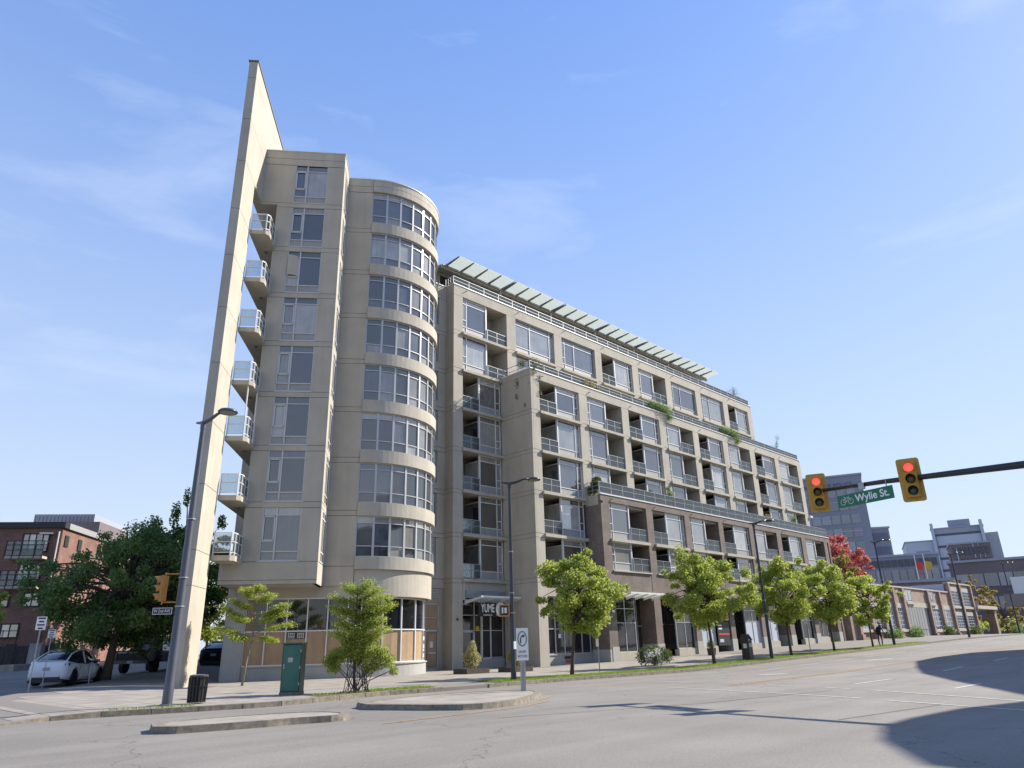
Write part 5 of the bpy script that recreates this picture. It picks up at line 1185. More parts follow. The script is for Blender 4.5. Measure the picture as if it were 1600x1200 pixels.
# big dark trees on the side street
w = W(39.6, -15.3); tree(w[0], w[1], 'large dark green tree with thick trunk beside the parked white car', 4.1, 4.1, 2.9, 52000, .15, 'leafD', 2.1, .2, seed=70, lean=(.6, .3), nc=72, name='broad_tree', rc=(.16, .33), extra=[(3.0, 2.0, 6.2, 1.0), (.9, .6, 7.0, 1.2), (-2.6, -.5, 3.3, 1.0), (2.9, 1.2, 3.2, 1.1)])
w = W(47.0, -14.6); tree(w[0], w[1], 'second dark green tree behind, with tall thin shoots above its crown', 5.2, 3.3, 3.1, 30000, .17, 'leafD', 2.0, .2, seed=71, nc=44, name='broad_tree', rc=(.18, .34), extra=[(-.8, .4, 9.0, .35, 2.8), (-.3, .2, 10.2, .28, 2.5), (.8, .2, 8.6, .35, 2.8), (1.2, .1, 9.8, .28, 2.5), (-1.9, .5, 8.3, .45, 1.6), (2.0, .0, 8.8, .3, 2.0)])
w = W(62.0, -20.5); tree(w[0], w[1], 'sunlit yellow-green tree in front of the red brick side wall', 6.2, 2.7, 3.0, 9000, .25, 'leafY', 2.0, .12, seed=72, nc=24, name='broad_tree')
w = W(70.0, -19.0); tree(w[0], w[1], 'pale green tree far down the side street', 4.5, 3.6, 3.6, 8000, .28, 'leafY', 1.5, .12, seed=73, nc=24, name='broad_tree')
w = W(52.5, -29.0); tree(w[0], w[1], 'thin young tree by the dark fence at the left', 3.6, 1.9, 1.8, 4200, .18, 'leafY', 2.2, .05, seed=74, nc=16, name='broad_tree', z=.9)
w = W(66.0, -21.5); shrub(w[0], w[1], 'sunlit green hedge along the side street behind the pickup truck', [(0, 0, .8, .9), (1.4, 1.6, .9, 1.0), (-1.2, -1.5, .8, .9), (2.8, 3.2, .9, 1.1)], 5000, .14, 'leafY', 0, z=.9, seed=75, name='hedge', cat='hedge')
# red-leaved tree behind the block, ochre trees by the warehouse
tree(92.0, 36.5, 'red-leaved tree rising behind the far end of the brick block', 9.4, 3.4, 3.7, 24000, .26, 'leafR', 4.0, .2, seed=80, nc=52, name='red_tree', rc=(.3, .45), z=0)
tree(86.5, 33.8, 'yellow-green tree tucked behind the far brick corner', 8.0, 2.4, 3.0, 5000, .3, 'leafO', 3.0, .12, seed=81, nc=16, name='ochre_tree', z=0)
tree(146, 36.5, 'thin ochre-leaved tree right of the warehouse', 5.4, 4.0, 3.6, 3200, .42, 'leafO', 2.0, .15, seed=82, nc=24, name='ochre_tree', rc=(.2, .3))
tree(153, 33.0, 'second sparse ochre tree farther right of the warehouse', 3.2, 3.6, 2.6, 2600, .42, 'leafO', 1.6, .12, seed=83, nc=20, name='ochre_tree', rc=(.2, .3))
shrub(176, 42, 'small reddish tree in front of the brown office block', [(0, 0, 6.0, 2.0, .6), (3, 1, 6.2, 2, .6)], 1500, .5, 'leafR', 0, seed=84, name='red_bush')
for i, (x, y, l) in enumerate(((95, 29.6, 'low clipped bush at the left of the garage door'), (106.5, 29.2, 'low clipped bush right of the garage door'), (117, 29.0, 'grey-green bush under the two-storey end of the warehouse'), (133, 27.5, 'dark rounded bush past the warehouse porch'), (139, 25.5, 'bright green bush past the warehouse porch'), (88, 29.6, 'low dark bush at the foot of the warehouse wall'))):
    shrub(x, y, l, [(-.8, 0, .4, .7), (0, 0, .55, .8), (.9, 0, .4, .7)], 1300, .16, ['leafD', 'leafM', 'leafM', 'leafD', 'leafL', 'leafD'][i], 0, seed=90 + i, name='bush')
shrub(175, 30, 'long low hedge across the far right end of the street', [(i * 4 - 20, i * -2.2 + 8, 1.6, 2.2, .6) for i in range(12)], 5200, .35, 'leafL', 0, seed=97, name='hedge', cat='hedge')
# vines shadowed on fin need none
# ------------------------------------------------------------------ vehicles
def wheel(e, x, y, r, w, nm='wheel', z0=0):
    t = MB().lathe((x, y, z0 + r), [(r * .55, -w / 2), (r * .93, -w / 2), (r, -w * .35), (r, w * .35), (r * .93, w / 2), (r * .55, w / 2)], 26, 'y').build(nm, 'tyre', e, [0, 0, 0], smooth=False)
    s = -1 if y < 0 else 1; b = MB(); b.lathe((x, y, z0 + r), [(r * .68, s * w * .30), (r * .68, s * w * .42)], 20, 'y')
    for k in range(5):
        a = k * R(72); b.hexa([(x + math.cos(a) * r * .1 - math.sin(a) * d1, y + s * w * h_, z0 + r + math.sin(a) * r * .1 + math.cos(a) * d1) if q == 0 else (x + math.cos(a) * r * .66 - math.sin(a) * d1 * 1.3, y + s * w * h_, z0 + r + math.sin(a) * r * .66 + math.cos(a) * d1 * 1.3) for h_ in (.42, .5) for q, d1 in ((0, -.05), (1, -.05), (1, .05), (0, .05))])
    b.build('rim', 'rim', t, [0, 0, 0])
def loft(secs, close=True):
    b = MB(); n = len(secs[0]); b.v = [p for s_ in secs for p in s_]
    for i in range(len(secs) - 1):
        for k in range(n): b.f.append((i * n + k, i * n + (k + 1) % n, (i + 1) * n + (k + 1) % n, (i + 1) * n + k))
    b.f.append(tuple(range(n))); b.f.append(tuple(range((len(secs) - 1) * n, len(secs) * n))); return b
def interp(tb, x):
    for (a, *A), (c, *C) in zip(tb, tb[1:]):
        if a <= x <= c: t = (x - a) / (c - a); return [p + (q - p) * t for p, q in zip(A, C)]
    return list(tb[-1][1:])
def car(name, loc, rz, label, paint, L_=4.75, cat='car', zc=0):
    # local +x forward; rear at -L/2. stations: x, z_bottom, z_belt, half width
    e = empty(name, loc, rz, label, cat); Z = [0, 0, 0]; r = .355
    body = [(-2.37, .42, .86, .62), (-2.33, .34, 1.02, .80), (-2.2, .28, 1.12, .90), (-1.8, .24, 1.06, .955), (-1.0, .22, .99, .96), (0, .22, .95, .96), (.9, .22, .93, .955), (1.4, .23, .92, .94), (1.9, .25, .84, .92), (2.2, .30, .74, .84), (2.33, .38, .64, .66), (2.37, .44, .56, .5)]
    xs_ = sorted(set([-2.37, -2.33, -2.27, -2.2] + [-2.1 + .12 * i for i in range(36)] + [2.2, 2.28, 2.33, 2.37])); secs = []
    for x in xs_:
        zb, zt, w = interp(body, x)
        arch = 0
        for wx_ in (-1.43, 1.45):
            d = abs(x - wx_)
            if d < .43: arch = max(arch, math.sqrt(.43 ** 2 - d * d))
        za = max(zb, r + arch - .02) if arch > 0 else zb
        secs.append([(x, -w * .80, min(za, zt - .15)), (x, -w * .965, min(za + .01, zt - .14)), (x, -w, min(max(za + .02, zb + .18), zt - .12)), (x, -w * .99, (zb + zt) / 2 + .10 if (zb + zt) / 2 + .10 > za else zt - .1), (x, -w * .94, zt - .05), (x, -w * .84, zt),
                     (x, w * .84, zt), (x, w * .94, zt - .05), (x, w * .99, (zb + zt) / 2 + .10 if (zb + zt) / 2 + .10 > za else zt - .1), (x, w, min(max(za + .02, zb + .18), zt - .12)), (x, w * .965, min(za + .01, zt - .14)), (x, w * .80, min(za, zt - .15))])
    bd = loft(secs).build('body', paint, e, Z, smooth=True)
    top = [(-2.22, 1.09, 1.10, .74, .70), (-1.95, 1.05, 1.22, .80, .68), (-1.5, 1.02, 1.40, .84, .64), (-1.0, .98, 1.54, .86, .62), (-.4, .95, 1.61, .87, .61), (.2, .93, 1.60, .87, .60), (.7, .92, 1.50, .86, .58), (1.15, .91, 1.24, .84, .60), (1.55, .90, .95, .80, .66)]
    secs = []; roofs = []
    for i in range(27):
        x = -2.2 + 3.73 * i / 26; z0, z1, w0, w1 = interp(top, x)
        secs.append([(x, -w0, z0 - .04), (x, -w0 * .5 - w1 * .5, (z0 + z1) / 2), (x, -w1, z1 - .05), (x, -w1 * .8, z1), (x, w1 * .8, z1), (x, w1, z1 - .05), (x, w0 * .5 + w1 * .5, (z0 + z1) / 2), (x, w0, z0 - .04)])
    loft(secs).build('greenhouse_glass', 'cglas', e, Z, smooth=True)
    secs = []
    for i in range(14):
        x = -1.15 + 1.75 * i / 13; z0, z1, w0, w1 = interp(top, x); secs.append([(x, -w1 - .012, z1 - .08), (x, -w1 * .82, z1 + .014), (x, w1 * .82, z1 + .014), (x, w1 + .012, z1 - .08)])
    loft(secs).build('roof', paint if paint != 'carw' else 'cglas', e, Z, smooth=True)
    b = MB()
    for s_ in (-1, 1):
        for pts in ([(-2.15, .78, 1.09), (-1.5, .655, 1.40), (-1.0, .635, 1.535), (-.4, .625, 1.605), (.2, .615, 1.60), (.7, .60, 1.50), (1.2, .62, 1.22), (1.5, .67, .99)], [(-.35, .88, .97), (-.3, .63, 1.59)]): b.tube([(p[0], s_ * p[1], p[2]) for p in pts], .035, 6)
    b.build('roof_rail', paint, e, Z, smooth=True)
    MB().box(-2.36, -2.28, -.66, .66, .26, .50).build('rear_bumper_lower', 'sblack', e, Z); MB().box(-2.33, 2.2, -.80, .80, .16, .27).build('underbody', 'sblack', e, Z)
    for s_ in (-1, 1):
        MB().hexa([(-2.345, s_ * .40, .86), (-2.30, s_ * .80, .84), (-2.02, s_ * .925, .90), (-2.02, s_ * .93, .92), (-2.345, s_ * .40, .93), (-2.29, s_ * .81, .99), (-2.0, s_ * .925, 1.0), (-2.0, s_ * .93, .99)]).build('tail_light', 'tail', e, Z)
        MB().hexa([(.72, s_ * .88, .98), (.92, s_ * .88, .98), (.9, s_ * 1.06, 1.0), (.74, s_ * 1.06, 1.0), (.74, s_ * .9, 1.13), (.88, s_ * .9, 1.13), (.88, s_ * 1.05, 1.13), (.76, s_ * 1.05, 1.13)]).build('mirror', 'cglas', e, Z)
        for x in (-.85, .15): MB().box(x, x + .2, s_ * .955, s_ * .972, .80, .83).build('door_handle', 'galv', e, Z)
        b = MB()
        for x in (-1.02, -.05, 1.0): b.box(x - .006, x + .006, s_ * .955, s_ * .965, .30, .93)
        b.build('door_gap', 'sblack', e, Z)
    MB().box(-2.385, -2.365, -.17, .17, .68, .83).build('number_plate', 'plate', e, Z); MB().box(-2.30, -2.1, -.62, .62, 1.125, 1.145).build('spoiler', paint, e, Z)
    for x in (-1.43, 1.45):
        for y in (-.83, .83): wheel(e, x, y, r, .24)
    return e
yawS = math.atan2(S.y, S.x)
cx_, cy_ = W(38.95, -16.75)
car('parked_car', (cx_, cy_, .12), yawS - R(2), 'white hatchback parked on the side street, seen from its rear right corner', 'carw').scale = (.9, .93, .96)
# dark pickup with rack
def pickup(loc, rz, label):
    e = empty('pickup_truck', loc, rz, label, 'truck'); Z = [0, 0, 0]
    def B(n, a, m, par=e): return MB().box(*a).build(n, m, par, Z)
    b = MB(); b.hexa([(-2.8, -.95, .62), (2.6, -.95, .55), (2.6, .95, .55), (-2.8, .95, .62), (-2.78, -.93, 1.22), (2.55, -.9, 1.12), (2.55, .9, 1.12), (-2.78, .93, 1.22)]); b.build('body', 'card', e, Z)
    b = MB(); b.hexa([(-1.0, -.9, 1.2), (1.35, -.9, 1.14), (1.35, .9, 1.14), (-1.0, .9, 1.2), (-.8, -.72, 1.85), (.6, -.72, 1.85), (.6, .72, 1.85), (-.8, .72, 1.85)]); b.build('cab_glass', 'cglas', e, Z)
    B('cab_roof', (-.85, .65, -.74, .74, 1.85, 1.90), 'card'); B('tailgate', (-2.84, -2.78, -.78, .78, .75, 1.2), 'card'); B('tailgate_strip', (-2.86, -2.84, -.78, .78, 1.08, 1.16), 'plate'); B('rear_bumper', (-2.98, -2.8, -.9, .9, .52, .70), 'rim')
    for s_ in (-1, 1): B('tail_light', (-2.85, -2.78, s_ * .82, s_ * .93, .8, 1.12), 'tail')
    B('number_plate', (-2.99, -2.975, -.16, .16, .54, .68), 'plate')
    b = MB()
    for s_ in (-.85, .85):
        b.tube([(-2.7, s_, 1.2), (-2.7, s_, 1.95), (-1.1, s_, 1.95), (.9, s_, 2.0)], .03, 6); b.tube([(-2.2, s_, 1.2), (-1.9, s_, 1.95)], .025, 6); b.tube([(-1.1, s_, 1.2), (-1.1, s_, 1.95)], .03, 6)
    for x in (-2.7, -1.1, .9): b.tube([(x, -.85, 1.96), (x, .85, 1.96)], .03, 6)
    b.build('ladder_rack', 'black', e, Z)
    for x in (-1.75, 1.75):
        for y in (-.83, .83): wheel(e, x, y, .40, .28)
    return e
cx_, cy_ = W(47.6, -15.9); pickup((cx_, cy_, .38), yawS - R(4), 'dark pickup truck with a ladder rack, parked in the tree shade beyond the white car')
cx_, cy_ = W(53.5, -13.4); car('parked_car', (cx_, cy_, .5), yawS, 'dark blue car glimpsed between the fin wall and the grey pier', 'card')
car('parked_car', (139, 24.5, 1.25), R(200), 'small dark car far away at the right, left of the silver one', 'card'); car('parked_car', (148, 21.5, 1.25), R(195), 'small silver car far away at the right edge', 'carg')

# crouching / bending person behind the fourth lamp post
z = GW(64.2, 22.4); at(0, 0, 0)
def person(x, y, z, label):
    e = empty('person', (x, y, z), R(-40), label, 'person')
    pts = [(0, 0, .92), (0, 0, 1.15), (.08, 0, 1.38), (.12, 0, 1.48), (.14, 0, 1.58), (-.10, 0, .88), (-.13, .02, .48), (-.12, 0, .08), (-.1, -.12, .04), (.10, 0, .88), (.12, -.06, .48), (.16, .08, .08), (.18, -.04, .04), (-.12, 0, 1.36), (-.22, -.05, 1.10), (-.14, -.22, .96), (.26, 0, 1.36), (.33, -.05, 1.10), (.24, -.22, .98), (.14, -.01, 1.68)]
    rd = [.17, .15, .17, .07, .06, .10, .07, .05, .045, .10, .07, .05, .045, .065, .05, .035, .065, .05, .035, .085]
    ed = [(0, 1), (1, 2), (2, 3), (3, 4), (0, 5), (5, 6), (6, 7), (7, 8), (0, 9), (9, 10), (10, 11), (11, 12), (2, 13), (13, 14), (14, 15), (2, 16), (16, 17), (17, 18), (4, 19)]
    me = bpy.data.meshes.new('body'); me.from_pydata(pts, ed, []); o = bpy.data.objects.new('body', me); col.objects.link(o)
    sm = o.modifiers.new('skin', 'SKIN'); ss = o.modifiers.new('sub', 'SUBSURF'); ss.levels = ss.render_levels = 1
    for i, r_ in enumerate(rd): me.skin_vertices[0].data[i].radius = (r_, r_ * .8)
    me.skin_vertices[0].data[0].use_root = True
    dg = bpy.context.evaluated_depsgraph_get(); dg.update(); m2 = bpy.data.meshes.new_from_object(o.evaluated_get(dg)); o.modifiers.clear(); o.data = m2; m2.materials.clear(); m2.materials.append(M['cloth']); o.parent = e
    MB().lathe((.14, -.02, 1.60), [(.05, 0), (.085, .06), (.095, .14), (.07, .21), (.02, .235)], 12).build('head', 'skin', e, [0, 0, 0], smooth=True)
    MB().lathe((.14, .005, 1.66), [(.09, 0), (.103, .08), (.085, .15), (.03, .185)], 12).build('hair', 'sblack', e, [0, 0, 0], smooth=True)
    MB().box(-.2, .05, .12, .28, .85, 1.25).build('shoulder_bag', 'bag', e, [0, 0, 0])
person(63.6, 22.6, z, 'person in dark clothes with a grey bag, standing behind the fourth lamp post')

# ------------------------------------------------------------------ red brick building across the side street
def TB(s, t): return W(s, t)
wx, wy = W(70, -36); at(-36, 70, 0)
rb = empty('brick_building', (wx, wy, 0), RZ, 'red brick apartment building with black-railed balconies at the far left', 'building')
def K(n, b, m, par=None): return b.build(n, m, par or rb)
K('front_wall', MB().box(-62, -28.1, 60, 60.4, -.5, 10.85), 'brickR'); K('side_wall', MB().box(-28.5, -28.1, 60.4, 88, -.5, 10.85), 'brickR'); K('core_wall', MB().box(-61.5, -28.5, 60.4, 88, -.5, 10.8), 'brickR')
K('roof_edge', MB().box(-62.2, -27.9, 59.8, 60.6, 10.85, 11.3), 'sblack'); K('roof_edge', MB().box(-28.6, -27.9, 60.6, 88.2, 10.85, 11.3), 'span'); K('roof', MB().box(-62, -28.2, 60.4, 88, 11.0, 11.1), 'span')
K('roof_house', MB().box(-37.5, -32.0, 74, 82, 11.1, 14.4), 'farg'); K('brick_stair_tower', MB().box(-34.6, -31.0, 73, 80, 11.1, 13.5), 'farb')
for i in range(16): K('metal_rib', MB().box(-37.4 + i * .34, -37.34 + i * .34, 73.93, 74, 13.5, 14.35), 'span')
def rw(x0, x1, z0, z1, nx=2, nz=2):
    b = MB(); win(b, x0, x1, 59.92, z0, z1, .09, .1)
    for i in range(1, nx): b.box(x0 + (x1 - x0) * i / nx - .03, x0 + (x1 - x0) * i / nx + .03, 59.93, 60, z0, z1)
    for i in range(1, nz): b.box(x0, x1, 59.93, 60, z0 + (z1 - z0) * i / nz - .025, z0 + (z1 - z0) * i / nz + .025)
    w = K('window', b, 'sblack')
    for i in range(nx): K('glass_pane', MB().box(x0 + (x1 - x0) * i / nx + .05, x0 + (x1 - x0) * (i + 1) / nx - .05, 59.97, 59.98, z0 + .06, z1 - .06), 'pane', w)
rw(-30.92, -28.95, 9.0, 10.45, 4, 1); rw(-30.8, -29.1, 6.9, 8.2, 4, 1); rw(-30.0, -28.75, 4.95, 6.0, 2, 2); rw(-32.1, -30.95, 4.95, 6.0, 2, 2); rw(-31.15, -29.85, 2.75, 3.8, 2, 2); rw(-34.6, -33.3, 2.75, 3.8, 2, 2); rw(-35.5, -33.6, 9.0, 10.45, 4, 1); rw(-33.1, -32.75, 9.0, 9.9, 1, 1)
for (x0, x1, z) in ((-31.45, -28.75, 8.6), (-31.45, -28.85, 6.4)):
    bl = K('balcony', MB().box(x0, x1, 58.9, 60, z - .18, z), 'slab'); b = MB()
    for xx in (x0 + .02, x0 + .55, x0 + 1.1, x1 - .6, x1 - .02): b.box(xx - .03, xx + .03, 58.88, 58.94, z - .18, z + 1.15)
    for zz in (z, z + .42, z + .8, z + 1.1): b.box(x0, x1, 58.89, 58.93, zz, zz + .05)
    for zz in (z, z + 1.1): b.box(x1 - .05, x1, 58.9, 60, zz, zz + .05)
    K('railing', b, 'sblack', bl); K('glass_panel', MB().box(x0, x1, 58.95, 58.96, z, z + 1.1), 'rglass', bl)
for (y0, z0, z1) in ((60.5, 9.9, 10.35), (62.8, 9.85, 10.35), (66.5, 9.85, 10.35), (72, 9.8, 10.35), (62.8, 6.8, 7.4), (68, 6.8, 7.6)):
    K('small_window', MB().box(-28.08, -28.02, y0, y0 + .6, z0 - .4, z1), 'sblack')
K('drainpipe', MB().tube([(-28.3, 59.9, 0), (-28.3, 59.9, 10.6)], .05, 6), 'paper'); K('lantern_bracket', MB().box(-29.6, -28.6, 59.6, 59.9, 10.35, 10.45), 'cap')
at(-40, 58, 0); wx, wy = W(58, -40); fn = empty('timber_fence', (wx, wy, 0), RZ, 'dark weathered fence with tall posts along the far pavement at the left', 'fence')
for i in range(36): x = -52 + i * .74; MB().box(x, x + .68, 58.6, 58.66, .6, 2.25 + .08 * math.sin(i * 3)).build('fence_board', 'fencew', fn)
for i in range(10): x = -50 + i * 2.6; MB().tube([(x, 58.4, .6), (x + .1, 58.4, 3.0 + .4 * math.sin(i * 2))], .05, 6).build('fence_post', 'bark', fn)
at(-31, 57.8, 0); wx, wy = W(57.8, -27.3); e = empty('utility_box', (wx, wy, .85), RZ, 'grey utility box beside the dark fence at the left', 'utility box'); MB().box(-.4, .4, -.3, .3, 0, 1.4).build('cabinet', 'span', e, [0, 0, 0]); MB().box(-.44, .44, -.34, .34, 1.4, 1.46).build('lid', 'span', e, [0, 0, 0])

# ------------------------------------------------------------------ brick warehouse down the street
YW = 32.0; zb = .3
at(107, 36, 0); wh = empty('brick_warehouse', (107, 36, 0), 0, 'low weathered brick warehouse with pilasters, tall windows and a grey garage door', 'building')
def K2(n, b, m, par=None): return b.build(n, m, par or wh)
K2('front_wall', MB().box(82.5, 120, YW, YW + .4, zb, 7.0), 'brickW'); K2('core_wall', MB().box(82.5, 120, YW + .4, 52, zb, 6.8), 'brickW'); K2('coping', MB().box(82.4, 120, YW - .15, YW + .5, 7.0, 7.18), 'slab')
K2('front_wall', MB().box(120.001, 131, YW, YW + .4, zb, 8.35), 'brickW'); K2('core_wall', MB().box(120.001, 131, YW + .4, 50, zb, 8.2), 'brickW'); K2('coping', MB().box(119.9, 131.1, YW - .18, YW + .5, 8.35, 8.55), 'slab'); K2('end_wall', MB().box(119.8, 120.0, YW + .4, 50, 6.8, 8.3), 'farg2')
for x in (84, 88, 92, 96.2, 99.6, 109.3, 114.2, 119.4, 124.8, 130.4): K2('pilaster', MB().box(x, x + .6, YW - .35, YW, zb, 7.0 if x < 119 else 8.3), 'brickW'); K2('pilaster_base', MB().box(x - .1, x + .7, YW - .5, YW, zb, 1.6), 'brickW')
K2('lintel', MB().box(100.2, 109.3, YW - .06, YW, 4.75, 5.35), 'slab'); gd = K2('garage_door', MB().box(100.3, 107.6, YW - .04, YW - .0, zb, 4.75), 'garage')
for i in range(7): K2('door_board', MB().box(100.5 + i * 1.0, 101.38 + i * 1.0, YW - .09, YW - .04, zb, 4.7), 'garage', gd)
K2('door_rail', MB().box(100.3, 107.6, YW - .13, YW - .09, 2.1, 2.2), 'garage', gd); K2('reveal_shade_sheet', MB().box(107.62, 109.2, YW - .03, YW, zb, 4.75), 'farwin')  # flat dark sheet on the wall stands in for a shaded recess
def tallwin(x0, x1, z0, z1, n=2):
    b = MB(); win(b, x0, x1, YW - .06, z0, z1, .09, .06)
    for i in range(1, n * 2): b.box(x0 + (x1 - x0) * i / (2 * n) - .03, x0 + (x1 - x0) * i / (2 * n) + .03, YW - .06, YW - .01, z0, z1)
    for i in range(1, 5): b.box(x0, x1, YW - .055, YW - .01, z0 + (z1 - z0) * i / 5 - .03, z0 + (z1 - z0) * i / 5 + .03)
    w = K2('window', b, 'farg2'); K2('glass_pane', MB().box(x0 + .06, x1 - .06, YW - .02, YW - .01, z0 + .05, z1 - .05), 'pane', w); K2('stone_sill', MB().box(x0 - .2, x1 + .2, YW - .25, YW, z0 - .3, z0), 'slab'); K2('stone_lintel', MB().box(x0 - .2, x1 + .2, YW - .05, YW, z1, z1 + .45), 'slab')
for x0, x1 in ((84.8, 87.8), (88.9, 91.8), (93, 95.9), (97.0, 99.4)): tallwin(x0, x1, 2.1, 4.7)
for x0, x1 in ((110.2, 113.9), (115.1, 119.1)): tallwin(x0, x1, 2.0, 4.75)
for x0, x1 in ((120.6, 124.4), (125.8, 130.0)): tallwin(x0, x1, 2.1, 4.0); tallwin(x0, x1, 5.2, 7.4, 1)
for x0, x1 in ((101.2, 103.6), (110.4, 112.3)): tallwin(x0, x1, 5.4, 6.75, 1)
K2('porch_roof', MB().box(131.2, 142.6, YW - .6, 40, 5.0, 5.5), 'slab'); K2('porch_pier', MB().box(141.2, 142.5, YW - .3, YW + .8, zb, 5.0), 'brickW'); K2('porch_back', MB().box(131.2, 142, YW + 3, YW + 3.4, zb, 5.0), 'farwin'); K2('porch_vent', MB().box(136.5, 139, YW + 1, YW + 3, 5.5, 6.4), 'farwin')

# ------------------------------------------------------------------ distant city
def city(name, A, B, z1, depth, label, wall, bands=(), cols=0, colm='farwin', bandm='farwin', z0=0, pier=0, cat='building', side='farg'):
    A = Vector(A); B = Vector(B); d = (B - A); L_ = d.length; d.normalize(); ang = math.atan2(d.y, d.x)
    nrm = Vector((-d.y, d.x)); away = nrm if nrm.dot(A) > 0 else -nrm; sg_ = 1 if away.dot(nrm) > 0 else -1
    e = empty(name, (A.x, A.y, 0), ang, label, cat); Z = [0, 0, 0]; y = lambda v: v * sg_
    MB().box(0, L_, 0, y(depth), z0 - 2, z1).build('wall', wall, e, Z); MB().box(-.3, L_ + .3, y(-.3), y(depth + .3), z1, z1 + .5).build('roof', side, e, Z)
    for (b0, b1, x0, x1, mm, n) in bands:
        xa, xb = L_ * x0, L_ * x1; n = max(1, n)
        for i in range(n):
            MB().box(xa + (xb - xa) * i / n + .12, xa + (xb - xa) * (i + 1) / n - .12, y(-.15), y(.05), b0, b1).build('window', mm, e, Z)
    for (x0, x1, b0, b1, mm, pr) in cols_.get(name + label[:12], []): MB().box(L_ * x0, L_ * x1, y(-pr), y(.05), b0, b1).build('pier', mm, e, Z)
    return e, L_, y
cols_ = {}
# dark police tower
bands = []
for k, z in enumerate(np.arange(5, 43, 3.9)):
    for c, (x0, x1) in enumerate(((.02, .30), (.33, .56), (.60, .96))):
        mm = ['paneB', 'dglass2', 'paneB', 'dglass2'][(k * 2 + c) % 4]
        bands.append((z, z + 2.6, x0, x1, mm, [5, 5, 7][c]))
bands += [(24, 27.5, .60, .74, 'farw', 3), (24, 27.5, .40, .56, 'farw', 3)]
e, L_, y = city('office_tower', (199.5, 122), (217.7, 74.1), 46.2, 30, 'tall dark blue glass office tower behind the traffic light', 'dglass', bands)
text('VANCOUVER POLICE', 1.6, 'farwin', e, frame_mat((L_ * .80, y(-.4), 43.6), (1, 0, 0)) if y(1) > 0 else frame_mat((L_ * .80, y(-.4), 43.6), (-1, 0, 0)), 'lettering', sx=1.0)
MB().lathe((L_ * .66, y(-.3), 43.8), [(.9, -.1), (.9, .1)], 12, 'y').build('crest', 'farw', e, [0, 0, 0]); MB().tube([(L_ * .45, y(6), 46), (L_ * .45, y(6), 52)], .12, 5).build('antenna', 'farwin', e, [0, 0, 0])
for z in (38.5, 30, 20): MB().box(L_ * .1, L_ * .96, y(-.28), y(-.16), z, z + .25).build('metal_strip', 'farw', e, [0, 0, 0])
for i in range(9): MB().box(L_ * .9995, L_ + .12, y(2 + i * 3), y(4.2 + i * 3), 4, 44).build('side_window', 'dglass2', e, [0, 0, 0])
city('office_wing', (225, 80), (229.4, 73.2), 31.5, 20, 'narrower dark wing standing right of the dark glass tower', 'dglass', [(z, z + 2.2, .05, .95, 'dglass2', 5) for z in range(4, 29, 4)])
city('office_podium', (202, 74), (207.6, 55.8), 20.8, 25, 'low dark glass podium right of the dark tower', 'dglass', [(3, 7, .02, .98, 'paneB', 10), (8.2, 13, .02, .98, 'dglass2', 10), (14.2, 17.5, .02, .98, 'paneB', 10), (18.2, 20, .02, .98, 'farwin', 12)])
city('brick_annex', (148.5, 55.5), (155.5, 39.0), 10.8, 12, 'low dark red-brown brick building below the glass podium', 'farb', [(4, 6, .1, .9, 'farwin', 6), (7.5, 9, .6, .75, 'farw', 1), (7.8, 9.2, .83, .96, 'farw', 1)])
city('hospital_wing', (363, 110), (367.2, 98.5), 41.5, 30, 'pale blue-grey block with a big glazed grid, left part of the distant hospital', 'farg2', [(18 + 4 * i, 21.4 + 4 * i, .3, .75, 'paneB', 4) for i in range(5)])
e, L_, y = city('hospital_block', (366.8, 99.3), (371.6, 79.6), 46.5, 40, 'big grey distant hospital block with horizontal concrete bands', 'farg', [(8 + 5.2 * i, 12 + 5.2 * i, .08, .93, 'farg2', 1) for i in range(7)] + [(7 + 5.2 * i, 7.9 + 5.2 * i, .06, .95, 'farwin', 1) for i in range(8)])
for x0, x1 in ((0, .06), (.94, 1.0)): MB().box(L_ * x0, L_ * x1, y(-2), y(2), 0, 49).build('stair_shaft', 'farg2', e, [0, 0, 0])
MB().box(L_ * .35, L_ * .78, y(4), y(20), 46.5, 50.5).build('roof_plant_room', 'farg', e, [0, 0, 0]); MB().box(L_ + .05, L_ + 5, y(2), y(30), 0, 43.5).build('side_block', 'farg', e, [0, 0, 0])
for i in range(6): MB().box(L_ + 5.0, L_ + 5.1, y(4 + i * 4), y(6 + i * 4), 5, 40).build('side_window', 'farwin', e, [0, 0, 0])
city('glass_tower', (373.5, 77.3), (375.5, 71.5), 31, 15, 'small blue glass tower right of the hospital block', 'dglass', [(5 + 4 * i, 8 + 4 * i, .05, .95, 'paneB', 4) for i in range(6)])
city('brown_tower', (250, 63.5), (253.2, 53.5), 27.0, 15, 'dark brown apartment block with pale vertical strips in front of the hospital', 'farb', [(4 + 3.3 * i, 6.2 + 3.3 * i, .05, .95, 'farwin', 9) for i in range(7)] + [(18, 26, .12, .18, 'farw', 1), (19, 27, .55, .6, 'farw', 1), (16, 27, .68, .72, 'farw', 1), (17, 26, .8, .84, 'farw', 1)])
city('office_block', (186, 66), (193.0, 44), 13.2, 20, 'long brown concrete office block behind the ochre trees', 'farb2', [(4.5, 6.4, .02, .98, 'farwin', 14), (8.2, 10.6, .02, .98, 'farwin', 12)])
city('office_block', (188.5, 49), (197, 10), 16.6, 30, 'brown office block with two rows of windows at the right edge', 'farb', [(6.4, 9.0, .02, .98, 'paneB', 16), (11.2, 14.0, .02, .98, 'paneB', 14)])
city('office_block', (300, 112), (310, 78), 15.5, 20, 'pale low block behind the flags between tower and hospital', 'farg2', [(6, 9, .05, .95, 'farg', 8), (11, 13.5, .05, .95, 'farg', 8)])
city('roof_stacks', (205, 34), (206, 31), 20.5, 5, 'small rooftop structure with two stacks on the brown office block', 'farg')
